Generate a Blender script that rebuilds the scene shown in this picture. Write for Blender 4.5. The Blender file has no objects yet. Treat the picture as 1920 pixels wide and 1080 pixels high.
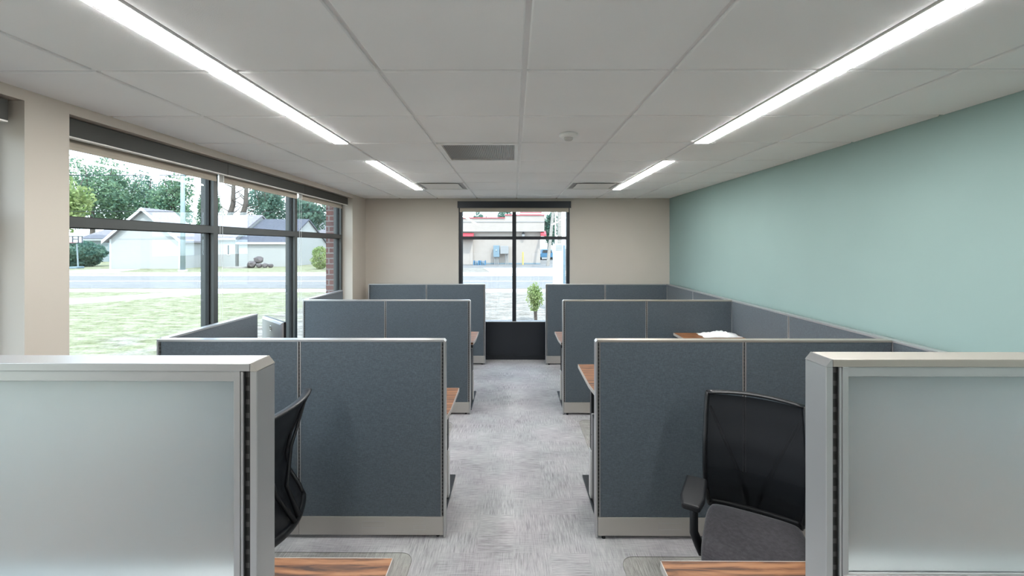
import bpy, bmesh, math, random
from mathutils import Vector, Matrix
PI = math.pi
C = bpy.context.scene.collection
F, VX, HY, CAMZ, YAW = 782.0, 963.0, 461.0, 1.752, 0.0055
GZ = -0.15                                   # ground level outside

def X(px, Y): return (px - VX) * Y / F       # metres to the side at depth Y
def Z(py, Y): return CAMZ + (HY - py) * Y / F

# ------------------------------------------------------------------ materials
def mat(name, col, rough=0.6, metal=0.0, spec=0.5, **kw):
    m = bpy.data.materials.new(name); m.use_nodes = True
    b = m.node_tree.nodes['Principled BSDF']
    b.inputs['Base Color'].default_value = (*col, 1)
    b.inputs['Roughness'].default_value = rough
    b.inputs['Metallic'].default_value = metal
    b.inputs['Specular IOR Level'].default_value = spec
    for k, v in kw.items(): b.inputs[k.replace('_', ' ')].default_value = v
    return m
def nt(m): return m.node_tree, m.node_tree.nodes, m.node_tree.links, m.node_tree.nodes['Principled BSDF']
def coords(N, L, scale=(1, 1, 1), kind='world', rot=(0, 0, 0)):
    mp = N.new('ShaderNodeMapping'); mp.inputs['Scale'].default_value = scale; mp.inputs['Rotation'].default_value = rot
    if kind == 'world':
        g = N.new('ShaderNodeNewGeometry'); L.new(g.outputs['Position'], mp.inputs['Vector'])
    else:
        g = N.new('ShaderNodeTexCoord'); L.new(g.outputs['Object'], mp.inputs['Vector'])
    return mp.outputs['Vector']
def noise(N, L, vec, scale, detail=2, rough=0.5, dist=0):
    n = N.new('ShaderNodeTexNoise'); L.new(vec, n.inputs['Vector'])
    n.inputs['Scale'].default_value = scale; n.inputs['Detail'].default_value = detail
    n.inputs['Roughness'].default_value = rough; n.inputs['Distortion'].default_value = dist
    return n.outputs['Fac']
def ramp(N, L, fac, stops):
    r = N.new('ShaderNodeValToRGB'); L.new(fac, r.inputs['Fac'])
    e = r.color_ramp.elements
    while len(e) < len(stops): e.new(0.5)
    for i, (p, c) in enumerate(stops):
        e[i].position = p; e[i].color = (*c, 1)
    return r.outputs['Color']
def mixc(N, L, fac, a, b, blend='MIX'):
    m = N.new('ShaderNodeMix'); m.data_type = 'RGBA'; m.blend_type = blend
    if isinstance(fac, (int, float)): m.inputs[0].default_value = fac
    else: L.new(fac, m.inputs[0])
    for s, v in ((6, a), (7, b)):
        if isinstance(v, tuple): m.inputs[s].default_value = (*v, 1)
        else: L.new(v, m.inputs[s])
    return m.outputs[2]
def math_(N, L, op, a, b=None, c=None):
    m = N.new('ShaderNodeMath'); m.operation = op
    for i, v in enumerate((a, b, c)):
        if v is None: continue
        if isinstance(v, (int, float)): m.inputs[i].default_value = v
        else: L.new(v, m.inputs[i])
    return m.outputs[0]
def bump(N, L, B, h, strength, dist):
    b = N.new('ShaderNodeBump'); b.inputs['Strength'].default_value = strength; b.inputs['Distance'].default_value = dist
    L.new(h, b.inputs['Height']); L.new(b.outputs['Normal'], B.inputs['Normal'])

M = {}
def paint(name, col, rough=0.75, sc=220, st=0.06):
    m = mat(name, col, rough, spec=0.3); t, N, L, B = nt(m)
    v = coords(N, L)
    n = noise(N, L, v, 1.3, 2)
    c = ramp(N, L, n, [(0.3, tuple(x * 0.97 for x in col)), (0.7, tuple(min(1, x * 1.03) for x in col))])
    L.new(c, B.inputs['Base Color'])
    bump(N, L, B, noise(N, L, v, sc, 2), st, 0.002)
    return m
M['beige'] = paint('beige_paint', (0.52, 0.475, 0.415))
M['green'] = paint('sage_paint', (0.25, 0.345, 0.325))
M['tile'] = paint('ceiling_tile', (0.93, 0.93, 0.925), 0.9, 260, 0.25)
M['grid'] = mat('ceiling_grid', (0.86, 0.86, 0.85), 0.5)

def carpet():
    m = mat('carpet', (0.4, 0.4, 0.42), 0.95, spec=0.1); t, N, L, B = nt(m)
    g = N.new('ShaderNodeNewGeometry'); P = g.outputs['Position']
    # squares with their own streak direction
    sn = N.new('ShaderNodeVectorMath'); sn.operation = 'SNAP'; sn.inputs[1].default_value = (0.21, 0.17, 50)
    L.new(P, sn.inputs[0])
    wn = N.new('ShaderNodeTexWhiteNoise'); wn.noise_dimensions = '3D'; L.new(sn.outputs[0], wn.inputs['Vector'])
    lx = noise(N, L, coords(N, L, (9, 150, 1)), 1.0, 3, 0.7)
    ly = noise(N, L, coords(N, L, (150, 9, 1)), 1.0, 3, 0.7)
    sel = math_(N, L, 'MULTIPLY_ADD', wn.outputs['Value'], 1.1, -0.05)
    sc_ = N.new('ShaderNodeClamp'); L.new(sel, sc_.inputs['Value'])
    mx = N.new('ShaderNodeMix'); mx.data_type = 'FLOAT'; L.new(sc_.outputs[0], mx.inputs[0]); L.new(lx, mx.inputs[2]); L.new(ly, mx.inputs[3])
    big = noise(N, L, coords(N, L, (2.2, 3.5, 1)), 1.0, 3, 0.6)
    s = math_(N, L, 'MULTIPLY_ADD', big, 0.35, math_(N, L, 'MULTIPLY', mx.outputs[0], 0.85))
    c = ramp(N, L, s, [(0.38, (0.19, 0.187, 0.187)), (0.56, (0.365, 0.36, 0.36)), (0.76, (0.52, 0.515, 0.51))])
    tint = noise(N, L, coords(N, L, (3, 3, 1)), 1.0, 2)
    c2 = mixc(N, L, ramp(N, L, tint, [(0.4, (0, 0, 0)), (0.6, (1, 1, 1))]), c, mixc(N, L, 1.0, c, (1.02, 0.98, 1.0), 'MULTIPLY'))
    L.new(c2, B.inputs['Base Color'])
    bump(N, L, B, mx.outputs[0], 0.35, 0.004)
    return m
M['carpet'] = carpet()

def fabric(name, col, rough=0.55, spec=0.6):
    m = mat(name, col, rough, spec=spec); t, N, L, B = nt(m)
    B.inputs['Sheen Weight'].default_value = 0.3; B.inputs['Sheen Roughness'].default_value = 0.4
    a = noise(N, L, coords(N, L, (60, 60, 600)), 1.0, 2)
    b = noise(N, L, coords(N, L, (600, 600, 60)), 1.0, 2)
    s = math_(N, L, 'MULTIPLY', math_(N, L, 'ADD', a, b), 0.5)
    c = ramp(N, L, s, [(0.38, tuple(x * 0.72 for x in col)), (0.5, col), (0.64, tuple(x * 1.45 for x in col))])
    L.new(c, B.inputs['Base Color'])
    bump(N, L, B, s, 0.5, 0.002)
    return m
M['fabric'] = fabric('partition_fabric', (0.066, 0.085, 0.101))
M['silver'] = mat('silver_trim', (0.50, 0.50, 0.50), 0.35, 0.7)
M['capreflect'] = mat('wall_reflection_cap', (0.42, 0.385, 0.34), 0.36, 0.6)  # right-hand caps: reflection of the beige wall put into the colour
M['silver2'] = mat('warm_silver_trim', (0.50, 0.475, 0.44), 0.38, 0.6)
M['groove'] = mat('dark_groove', (0.03, 0.03, 0.03), 0.6)

def slotted(name, pitch):
    m = mat(name, (0.3, 0.3, 0.3), 0.5, 0.3); t, N, L, B = nt(m)
    v = coords(N, L)
    sp = N.new('ShaderNodeSeparateXYZ'); L.new(v, sp.inputs[0])
    f = math_(N, L, 'FRACT', math_(N, L, 'DIVIDE', sp.outputs['Z'], pitch))
    k = math_(N, L, 'GREATER_THAN', f, 0.38)
    L.new(mixc(N, L, k, (0.10, 0.10, 0.098), (0.028, 0.028, 0.028)), B.inputs['Base Color'])
    return m
M['slots'] = slotted('slotted_strip', 0.022)

def walnut(rot=0.0, name='walnut'):
    m = mat(name, (0.3, 0.15, 0.08), 0.48, spec=0.3); t, N, L, B = nt(m)
    v = coords(N, L, (1, 1, 1), 'object', (0, 0, rot))
    mp = N.new('ShaderNodeMapping'); mp.inputs['Scale'].default_value = (2.2, 17, 17); L.new(v, mp.inputs['Vector'])
    n1 = noise(N, L, mp.outputs[0], 2.2, 4, 0.6, 1.2)
    w = N.new('ShaderNodeTexWave'); w.wave_type = 'BANDS'; w.bands_direction = 'Y'
    L.new(mp.outputs[0], w.inputs['Vector']); w.inputs['Scale'].default_value = 0.55; w.inputs['Distortion'].default_value = 11
    w.inputs['Detail'].default_value = 3; w.inputs['Detail Scale'].default_value = 0.8
    mp2 = N.new('ShaderNodeMapping'); mp2.inputs['Scale'].default_value = (6, 260, 260); L.new(v, mp2.inputs['Vector'])
    fine = noise(N, L, mp2.outputs[0], 1.0, 2)
    s = math_(N, L, 'MULTIPLY_ADD', w.outputs['Fac'], 0.24, math_(N, L, 'MULTIPLY', n1, 0.76))
    s = math_(N, L, 'MULTIPLY_ADD', fine, 0.18, s)
    c = ramp(N, L, s, [(0.40, (0.040, 0.015, 0.007)), (0.50, (0.12, 0.047, 0.018)), (0.60, (0.215, 0.088, 0.034)), (0.75, (0.31, 0.14, 0.060))])
    L.new(c, B.inputs['Base Color'])
    return m
M['walnut'] = walnut()
M['bronze'] = mat('dark_bronze_frame', (0.075, 0.078, 0.075), 0.42, 0.35)
M['black_alu'] = mat('black_frame', (0.022, 0.025, 0.03), 0.4, 0.3)
M['fascia'] = mat('shade_fascia', (0.05, 0.05, 0.044), 0.45, 0.3)
M['gasket'] = mat('gasket', (0.008, 0.008, 0.008), 0.6)
M['shade'] = mat('shade_cloth', (0.50, 0.44, 0.36), 0.85)
M['hem'] = mat('hem_bar', (0.78, 0.76, 0.72), 0.4, 0.2)
M['white'] = mat('white_plastic', (0.82, 0.82, 0.80), 0.45)
M['offwhite'] = mat('edge_band', (0.40, 0.37, 0.34), 0.5)
M['black'] = mat('black_plastic', (0.006, 0.0065, 0.008), 0.42, spec=0.35)
M['blackmetal'] = mat('black_metal', (0.02, 0.021, 0.023), 0.45, 0.3)
M['pedgrey'] = mat('pedestal_front', (0.55, 0.54, 0.52), 0.4, 0.2)
M['seat'] = fabric('seat_fabric', (0.034, 0.031, 0.035), 0.85, 0.25)
M['vent'] = mat('vent_grey', (0.42, 0.42, 0.42), 0.5)
M['chrome'] = mat('chrome', (0.8, 0.8, 0.8), 0.12, 1.0)
M['monitor'] = mat('monitor_silver', (0.40, 0.40, 0.41), 0.45, 0.6)
M['screen'] = mat('screen', (0.01, 0.012, 0.015), 0.15)

def glass():
    m = bpy.data.materials.new('window_glass'); m.use_nodes = True
    N, L = m.node_tree.nodes, m.node_tree.links; N.clear()
    o = N.new('ShaderNodeOutputMaterial'); mx = N.new('ShaderNodeMixShader')
    tr = N.new('ShaderNodeBsdfTransparent'); tr.inputs[0].default_value = (0.90, 0.935, 0.93, 1)
    gl = N.new('ShaderNodeBsdfGlossy'); gl.inputs['Roughness'].default_value = 0.0; gl.inputs[0].default_value = (0.9, 0.95, 0.95, 1)
    lw = N.new('ShaderNodeLayerWeight'); lw.inputs[0].default_value = 0.5
    f5 = math_(N, L, 'MULTIPLY_ADD', math_(N, L, 'POWER', lw.outputs['Facing'], 5.0), 0.96, 0.04)
    L.new(f5, mx.inputs[0]); L.new(tr.outputs[0], mx.inputs[1]); L.new(gl.outputs[0], mx.inputs[2]); L.new(mx.outputs[0], o.inputs[0])
    return m
M['glass'] = glass()
def frosted(name, col, tcol, k_glass):
    m = bpy.data.materials.new(name); m.use_nodes = True
    N, L = m.node_tree.nodes, m.node_tree.links; B = N['Principled BSDF']; o = N['Material Output']
    B.inputs['Base Color'].default_value = (*[c*0.92 for c in col], 1); B.inputs['Transmission Weight'].default_value = 1
    B.inputs['Roughness'].default_value = 0.42; B.inputs['IOR'].default_value = 1.5
    tl = N.new('ShaderNodeBsdfTranslucent'); tl.inputs[0].default_value = (*tcol, 1)
    df = N.new('ShaderNodeBsdfDiffuse'); df.inputs[0].default_value = (*tcol, 1)
    m1 = N.new('ShaderNodeMixShader'); m1.inputs[0].default_value = 0.3
    L.new(tl.outputs[0], m1.inputs[1]); L.new(df.outputs[0], m1.inputs[2])
    mx = N.new('ShaderNodeMixShader'); mx.inputs[0].default_value = k_glass
    L.new(m1.outputs[0], mx.inputs[1]); L.new(B.outputs[0], mx.inputs[2]); L.new(mx.outputs[0], o.inputs[0])
    return m
M['frost'] = frosted('frosted_glass', (0.90, 0.95, 0.95), (0.62, 0.69, 0.71), 0.82)

def clearmat():
    m = bpy.data.materials.new('clear_mat_vinyl'); m.use_nodes = True
    N, L = m.node_tree.nodes, m.node_tree.links; B = N['Principled BSDF']; o = N['Material Output']
    B.inputs['Base Color'].default_value = (0.5, 0.5, 0.45, 1); B.inputs['Roughness'].default_value = 0.25
    tr = N.new('ShaderNodeBsdfTransparent'); tr.inputs[0].default_value = (0.975, 0.975, 0.955, 1)
    mx = N.new('ShaderNodeMixShader'); mx.inputs[0].default_value = 0.035
    L.new(tr.outputs[0], mx.inputs[1]); L.new(B.outputs[0], mx.inputs[2]); L.new(mx.outputs[0], o.inputs[0])
    return m
M['matclear'] = clearmat()
M['matrim'] = mat('mat_rim', (0.16, 0.16, 0.14), 0.4)
def meshcloth():
    m = bpy.data.materials.new('chair_mesh'); m.use_nodes = True
    N, L = m.node_tree.nodes, m.node_tree.links; B = N['Principled BSDF']; o = N['Material Output']
    B.inputs['Base Color'].default_value = (0.007, 0.008, 0.010, 1); B.inputs['Roughness'].default_value = 0.7
    B.inputs['Specular IOR Level'].default_value = 0.2
    tr = N.new('ShaderNodeBsdfTransparent')
    mx = N.new('ShaderNodeMixShader'); mx.inputs[0].default_value = 0.94
    L.new(tr.outputs[0], mx.inputs[1]); L.new(B.outputs[0], mx.inputs[2]); L.new(mx.outputs[0], o.inputs[0])
    return m
M['mesh'] = meshcloth()
def emis(name, col, s):
    m = mat(name, (0.9, 0.9, 0.9), 0.5); B = m.node_tree.nodes['Principled BSDF']
    B.inputs['Emission Color'].default_value = (*col, 1); B.inputs['Emission Strength'].default_value = s
    return m
LAMP = 38.0
M['lamp'] = emis('light_diffuser', (1.0, 1.0, 0.99), LAMP)

# outdoor materials
def ground_mat():
    m = mat('lawn', (0.3, 0.3, 0.15), 0.95, spec=0.1); t, N, L, B = nt(m)
    v = coords(N, L)
    sp = N.new('ShaderNodeSeparateXYZ'); L.new(v, sp.inputs[0])
    n = noise(N, L, v, 0.35, 4, 0.6)
    n2 = noise(N, L, coords(N, L, (2.0, 5, 1)), 1.0, 4, 0.7)
    fine = noise(N, L, v, 14, 3, 0.7)
    grass = ramp(N, L, n2, [(0.35, (0.115, 0.12, 0.055)), (0.5, (0.20, 0.195, 0.115)), (0.65, (0.27, 0.255, 0.18))])
    soil = ramp(N, L, n2, [(0.35, (0.13, 0.11, 0.088)), (0.55, (0.235, 0.21, 0.18)), (0.7, (0.32, 0.29, 0.255))])
    k = math_(N, L, 'MULTIPLY_ADD', sp.outputs['X'], 0.10, math_(N, L, 'MULTIPLY_ADD', n, 2.2, -0.25))
    kk = ramp(N, L, k, [(0.05, (0, 0, 0)), (0.35, (1, 1, 1))])
    c = mixc(N, L, kk, grass, soil)
    c = mixc(N, L, 0.35, c, mixc(N, L, 1, c, ramp(N, L, fine, [(0.35, (0.35, 0.35, 0.35)), (0.6, (1.5, 1.5, 1.5))]), 'MULTIPLY'))
    L.new(c, B.inputs['Base Color'])
    bump(N, L, B, fine, 0.8, 0.03)
    return m
M['ground'] = ground_mat()
def grain(name, col, sc=8, var=0.12, rough=0.9):
    m = mat(name, col, rough, spec=0.2); t, N, L, B = nt(m)
    n = noise(N, L, coords(N, L), sc, 3, 0.6)
    L.new(ramp(N, L, n, [(0.3, tuple(x * (1 - var) for x in col)), (0.7, tuple(min(1, x * (1 + var)) for x in col))]), B.inputs['Base Color'])
    return m
M['asphalt'] = grain('asphalt', (0.165, 0.155, 0.145), 3)
M['concrete'] = grain('concrete', (0.42, 0.41, 0.39), 4)
M['roadline'] = mat('road_line', (0.5, 0.5, 0.49), 0.8)
def siding(name, col, pitch=0.16):
    m = mat(name, col, 0.7, spec=0.2); t, N, L, B = nt(m)
    sp = N.new('ShaderNodeSeparateXYZ'); L.new(coords(N, L), sp.inputs[0])
    f = math_(N, L, 'FRACT', math_(N, L, 'DIVIDE', sp.outputs['Z'], pitch))
    L.new(ramp(N, L, f, [(0.0, tuple(x * 0.82 for x in col)), (0.12, col), (1.0, col)]), B.inputs['Base Color'])
    return m
M['siding'] = siding('white_siding', (0.31, 0.31, 0.30))
M['shedmetal'] = grain('shed_metal', (0.24, 0.28, 0.29), 5, 0.08)
M['stucco'] = grain('cream_stucco', (0.33, 0.29, 0.26), 2, 0.04)
M['stucco2'] = grain('cream_stucco_band', (0.25, 0.235, 0.22), 2, 0.04)
M['shingle'] = grain('shingle', (0.19, 0.175, 0.185), 6, 0.25)
M['shingle_dark'] = grain('shingle_dark', (0.075, 0.078, 0.095), 6, 0.25)
M['trimwhite'] = mat('white_trim', (0.55, 0.55, 0.54), 0.6)
M['red'] = mat('red_trim', (0.42, 0.045, 0.06), 0.5)
M['boxblue'] = mat('utility_blue_grey', (0.13, 0.19, 0.23), 0.5)
M['boxgrey'] = mat('utility_grey', (0.23, 0.23, 0.23), 0.5)
M['palletblue'] = mat('pallet_blue', (0.04, 0.14, 0.25), 0.6)
M['yellow'] = mat('bollard_yellow', (0.40, 0.31, 0.09), 0.5)
M['bark'] = grain('bark', (0.085, 0.07, 0.06), 12, 0.3)
M['polewood'] = grain('pole_wood', (0.26, 0.235, 0.21), 8, 0.2)
M['polemetal'] = mat('pole_metal', (0.22, 0.27, 0.28), 0.5, 0.3)
M['stone'] = grain('stone', (0.095, 0.08, 0.08), 6, 0.3)
def leafmat(name, a, b):
    m = mat(name, a, 0.6, spec=0.3); t, N, L, B = nt(m)
    n = noise(N, L, coords(N, L), 1.1, 3, 0.6)
    c = ramp(N, L, n, [(0.35, a), (0.65, b)]); L.new(c, B.inputs['Base Color'])
    tl = N.new('ShaderNodeBsdfTranslucent'); L.new(c, tl.inputs[0])
    mx = N.new('ShaderNodeMixShader'); mx.inputs[0].default_value = 0.4
    L.new(B.outputs[0], mx.inputs[1]); L.new(tl.outputs[0], mx.inputs[2]); L.new(mx.outputs[0], N['Material Output'].inputs[0])
    return m
M['leaf_mid'] = leafmat('leaf_mid', (0.08, 0.16, 0.115), (0.20, 0.30, 0.165))
M['leaf_dark'] = leafmat('leaf_dark', (0.055, 0.125, 0.10), (0.12, 0.20, 0.14))
M['leaf_light'] = leafmat('leaf_light', (0.17, 0.25, 0.08), (0.33, 0.38, 0.16))
def brick():
    m = mat('brick', (0.3, 0.1, 0.08), 0.85, spec=0.2); t, N, L, B = nt(m)
    g = N.new('ShaderNodeNewGeometry'); sp = N.new('ShaderNodeSeparateXYZ'); L.new(g.outputs['Position'], sp.inputs[0])
    cb = N.new('ShaderNodeCombineXYZ'); L.new(math_(N, L, 'ADD', sp.outputs['X'], sp.outputs['Y']), cb.inputs[0]); L.new(sp.outputs['Z'], cb.inputs[1])
    b = N.new('ShaderNodeTexBrick'); L.new(cb.outputs[0], b.inputs['Vector']); b.inputs['Scale'].default_value = 1
    b.inputs['Brick Width'].default_value = 0.21; b.inputs['Row Height'].default_value = 0.075; b.inputs['Mortar Size'].default_value = 0.008
    b.inputs['Color1'].default_value = (0.17, 0.062, 0.055, 1); b.inputs['Color2'].default_value = (0.13, 0.055, 0.055, 1); b.inputs['Mortar'].default_value = (0.24, 0.22, 0.215, 1)
    L.new(b.outputs['Color'], B.inputs['Base Color'])
    return m
M['brick'] = brick()

# ------------------------------------------------------------------ mesh helpers
class MB:
    def __init__(s): s.bm = bmesh.new()
    def box(s, x0, x1, y0, y1, z0, z1):
        x0, x1 = min(x0, x1), max(x0, x1); y0, y1 = min(y0, y1), max(y0, y1); z0, z1 = min(z0, z1), max(z0, z1)
        v = [s.bm.verts.new(p) for p in ((x0,y0,z0),(x1,y0,z0),(x1,y1,z0),(x0,y1,z0),(x0,y0,z1),(x1,y0,z1),(x1,y1,z1),(x0,y1,z1))]
        for f in ((0,3,2,1),(4,5,6,7),(0,1,5,4),(1,2,6,5),(2,3,7,6),(3,0,4,7)): s.bm.faces.new([v[i] for i in f])
        return s
    def prism(s, pts, a, b, axis='z'):
        """pts: 2D polygon extruded from a to b along axis"""
        def mk(p, t):
            return {'z': (p[0], p[1], t), 'y': (p[0], t, p[1]), 'x': (t, p[0], p[1])}[axis]
        lo = [s.bm.verts.new(mk(p, a)) for p in pts]; hi = [s.bm.verts.new(mk(p, b)) for p in pts]
        n = len(pts)
        s.bm.faces.new(lo); s.bm.faces.new(hi[::-1])
        for i in range(n): s.bm.faces.new([lo[i], hi[i], hi[(i+1) % n], lo[(i+1) % n]])
        return s
    def tube(s, pts, r, n=10, cap=True):
        pts = [Vector(p) for p in pts]; rs = r if isinstance(r, (list, tuple)) else [r] * len(pts)
        rings = []; up = None
        for i, p in enumerate(pts):
            d = (pts[min(i+1, len(pts)-1)] - pts[max(i-1, 0)]).normalized()
            if up is None:
                up = Vector((0, 0, 1)) if abs(d.z) < 0.9 else Vector((1, 0, 0))
            a = d.cross(up).normalized(); b = a.cross(d).normalized(); up = b
            rr = rs[i]; ra, rb = rr if isinstance(rr, (list, tuple)) else (rr, rr)
            rings.append([s.bm.verts.new(p + a * math.cos(2*PI*k/n) * ra + b * math.sin(2*PI*k/n) * rb) for k in range(n)])
        for i in range(len(rings)-1):
            for k in range(n):
                s.bm.faces.new([rings[i][k], rings[i][(k+1) % n], rings[i+1][(k+1) % n], rings[i+1][k]])
        if cap:
            s.bm.faces.new(rings[0][::-1]); s.bm.faces.new(rings[-1])
        return s
    def cyl(s, x, y, z0, z1, r, n=20, r2=None):
        return s.tube([(x, y, z0), (x, y, z1)], [r, r if r2 is None else r2], n)
    def lathe(s, prof, x=0, y=0, n=28):
        rings = [[s.bm.verts.new((x + r*math.cos(2*PI*k/n), y + r*math.sin(2*PI*k/n), z)) for k in range(n)] for r, z in prof]
        for i in range(len(rings)-1):
            for k in range(n): s.bm.faces.new([rings[i][k], rings[i][(k+1) % n], rings[i+1][(k+1) % n], rings[i+1][k]])
        s.bm.faces.new(rings[0][::-1]); s.bm.faces.new(rings[-1]); return s
    def quad(s, *pts):
        s.bm.faces.new([s.bm.verts.new(p) for p in pts]); return s
    def build(s, name, m, parent=None, smooth=False, bevel=0, seg=2, off=None, recalc=True):
        if recalc: bmesh.ops.recalc_face_normals(s.bm, faces=s.bm.faces)
        if off is not None: bmesh.ops.translate(s.bm, verts=s.bm.verts, vec=-Vector(off))
        me = bpy.data.meshes.new(name); s.bm.to_mesh(me); s.bm.free()
        me.materials.append(m)
        if smooth:
            for p in me.polygons: p.use_smooth = True
        o = bpy.data.objects.new(name, me); C.objects.link(o)
        if parent: o.parent = parent
        if bevel:
            b = o.modifiers.new('Bevel', 'BEVEL'); b.width = bevel; b.segments = seg; b.limit_method = 'ANGLE'; b.angle_limit = math.radians(40)
        return o
def tag(o, label=None, cat=None, group=None, kind=None):
    if label: o['label'] = label
    if cat: o['category'] = cat
    if group: o['group'] = group
    if kind: o['kind'] = kind
    return o
def thing(name, label, cat, loc=(0, 0, 0), rz=0, group=None):
    o = bpy.data.objects.new(name, None); C.objects.link(o); o.location = loc; o.rotation_euler = (0, 0, rz)
    o.empty_display_size = 0.1
    return tag(o, label, cat, group)
def copy_tree(o, parent=None):
    c = o.copy(); C.objects.link(c); c.parent = parent
    for ch in [k for k in bpy.data.objects if k.parent == o]: copy_tree(ch, c)
    return c
def B1(*a): return MB().box(*a)
def struct(o): o['kind'] = 'structure'; return o

# ------------------------------------------------------------------ room shell
XL, XR, YF, YB, CH = -2.266, 2.378, 6.373, -2.6, 2.477
WT = 0.30
struct(B1(XL-WT, XR+WT, YB-WT, YF+WT, -0.14, 0).build('floor', M['carpet']))
HEAD = 2.425
W1 = (-1.2, 1.92); W2 = (2.115, 5.855)
w = MB()
ys = [YB, W1[0], W1[1], W2[0], W2[1], YF+WT]
for i in (0, 2, 4): w.box(XL-0.25, XL, ys[i], ys[i+1], 0, CH+0.15)
for a, b in (W1, W2): w.box(XL-0.25, XL, a, b, HEAD, CH+0.15)
struct(w.build('wall_left', M['beige']))
WFX = (-0.842, 0.862)
w = MB(); w.box(XL, WFX[0], YF, YF+0.25, 0, CH+0.15).box(WFX[1], XR, YF, YF+0.25, 0, CH+0.15).box(WFX[0], WFX[1], YF, YF+0.25, HEAD, CH+0.15)
struct(w.build('wall_far', M['beige']))
struct(B1(XR, XR+0.25, YB, YF+0.25, 0, CH+0.15).build('wall_right', M['green']))
struct(B1(XL-0.25, XR+0.25, YB-0.25, YB, 0, CH+0.15).build('wall_back', M['beige']))

# ceiling : recessed grid with tegular tiles
gx = [XL, -1.74, -1.165, -0.559, 0.046, 0.655, 1.268, 1.85, XR]
gy0 = 1.729; pitch = 0.6055
gy = [gy0 + pitch * k for k in range(-7, 8)]
gy = [YB] + [v for v in gy if YB + 0.1 < v < YF - 0.1] + [YF]
LX = [(-1.265, -1.165), (1.268, 1.372)]
LY = [(1.124, 2.940), (3.546, 5.360), (-1.30, 0.52)]  # last span is out of view, added to light the room
GR = (-0.559, 0.046, 2.940, 3.5455)          # return grille cell
DF = [(-1.165, -0.559), (0.655, 1.268)]      # two supply diffusers, row 4.755-5.36
ceil = MB()
g_ = 0.010
for j in range(len(gy)-1):
    ya, yb = gy[j], gy[j+1]; ym = (ya+yb)/2
    for i in range(len(gx)-1):
        xa, xb = gx[i], gx[i+1]; xm = (xa+xb)/2
        if abs(xm-(GR[0]+GR[1])/2) < 0.05 and abs(ym-(GR[2]+GR[3])/2) < 0.1: continue
        if abs(ym-5.058) < 0.1 and (abs(xm-(DF[0][0]+DF[0][1])/2) < 0.05 or abs(xm-(DF[1][0]+DF[1][1])/2) < 0.05): continue
        lit = any(a-0.05 < ym < b+0.05 for a, b in LY)
        x0 = xa + (g_ if i else 0); x1 = xb - (g_ if i < len(gx)-2 else 0)
        if lit and i == 1: x1 = LX[0][0] - g_
        if lit and i == 6: x0 = LX[1][1] + g_
        y0 = ya + (g_ if j else 0); y1 = yb - (g_ if j < len(gy)-2 else 0)
        c = 0.005
        top = CH + 0.0105
        v = [ceil.bm.verts.new(p) for p in (
            (x0, y0, top), (x1, y0, top), (x1, y1, top), (x0, y1, top),
            (x0, y0, CH+0.004), (x1, y0, CH+0.004), (x1, y1, CH+0.004), (x0, y1, CH+0.004),
            (x0+(c if i else 0), y0+c, CH), (x1-(c if i < len(gx)-2 else 0), y0+c, CH), (x1-(c if i < len(gx)-2 else 0), y1-c, CH), (x0+(c if i else 0), y1-c, CH))]
        for q in ((0,1,5,4),(1,2,6,5),(2,3,7,6),(3,0,4,7),(4,5,9,8),(5,6,10,9),(6,7,11,10),(7,4,8,11),(8,9,10,11),(3,2,1,0)):
            ceil.bm.faces.new([v[k] for k in q])
fl = MB()
for xx in gx[1:-1]: fl.box(xx-0.012, xx+0.012, YB, YF, CH+0.0107, CH+0.0125)
for k_, (xa, xb) in enumerate(zip(gx, gx[1:])):
    for yy in gy[1:-1]: fl.box(xa+0.0121, xb-0.0121, yy-0.012, yy+0.012, CH+0.0107, CH+0.0125)
co = struct(ceil.build('ceiling', M['tile']))
gm = B1(XL, XR, YB, YF, CH+0.0145, CH+0.15)
struct(gm.build('ceiling_plenum', M['grid'], co))
struct(fl.build('ceiling_grid', M['grid'], co))

# ------------------------------------------------------------------ ceiling fixtures
nm = [['near left', 'far left', None], ['near right', 'far right', None]]
txt = {(0, 0): 'long recessed linear ceiling light, the large near one above the left cubicles',
       (0, 1): 'recessed linear ceiling light at the far left, ending beside the plaque vent',
       (0, 2): 'unseen linear ceiling light added behind the viewpoint on the left side to light the room',
       (1, 0): 'long recessed linear ceiling light, the large near one close to the green wall',
       (1, 1): 'recessed linear ceiling light at the far right, nearer the far window wall',
       (1, 2): 'unseen linear ceiling light added behind the viewpoint on the right side to light the room'}
for i, (xa, xb) in enumerate(LX):
    for j, (ya, yb) in enumerate(LY):
        t = thing('ceiling_light', txt[(i, j)], 'light', ((xa+xb)/2, (ya+yb)/2, CH), 0, 'linear ceiling lights')
        o = t.location
        fr = MB(); e = 0.006
        fr.box(xa, xa+e, ya, yb, CH-0.003, CH+0.012).box(xb-e, xb, ya, yb, CH-0.003, CH+0.012)
        fr.box(xa+e, xb-e, ya, ya+e, CH-0.003, CH+0.012).box(xa+e, xb-e, yb-e, yb, CH-0.003, CH+0.012)
        fr.build('frame', M['white'], t, off=o)
        MB().box(xa+e, xb-e, ya+e, yb-e, CH-0.006, CH+0.008).build('diffuser', M['lamp'], t, off=o)
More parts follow.
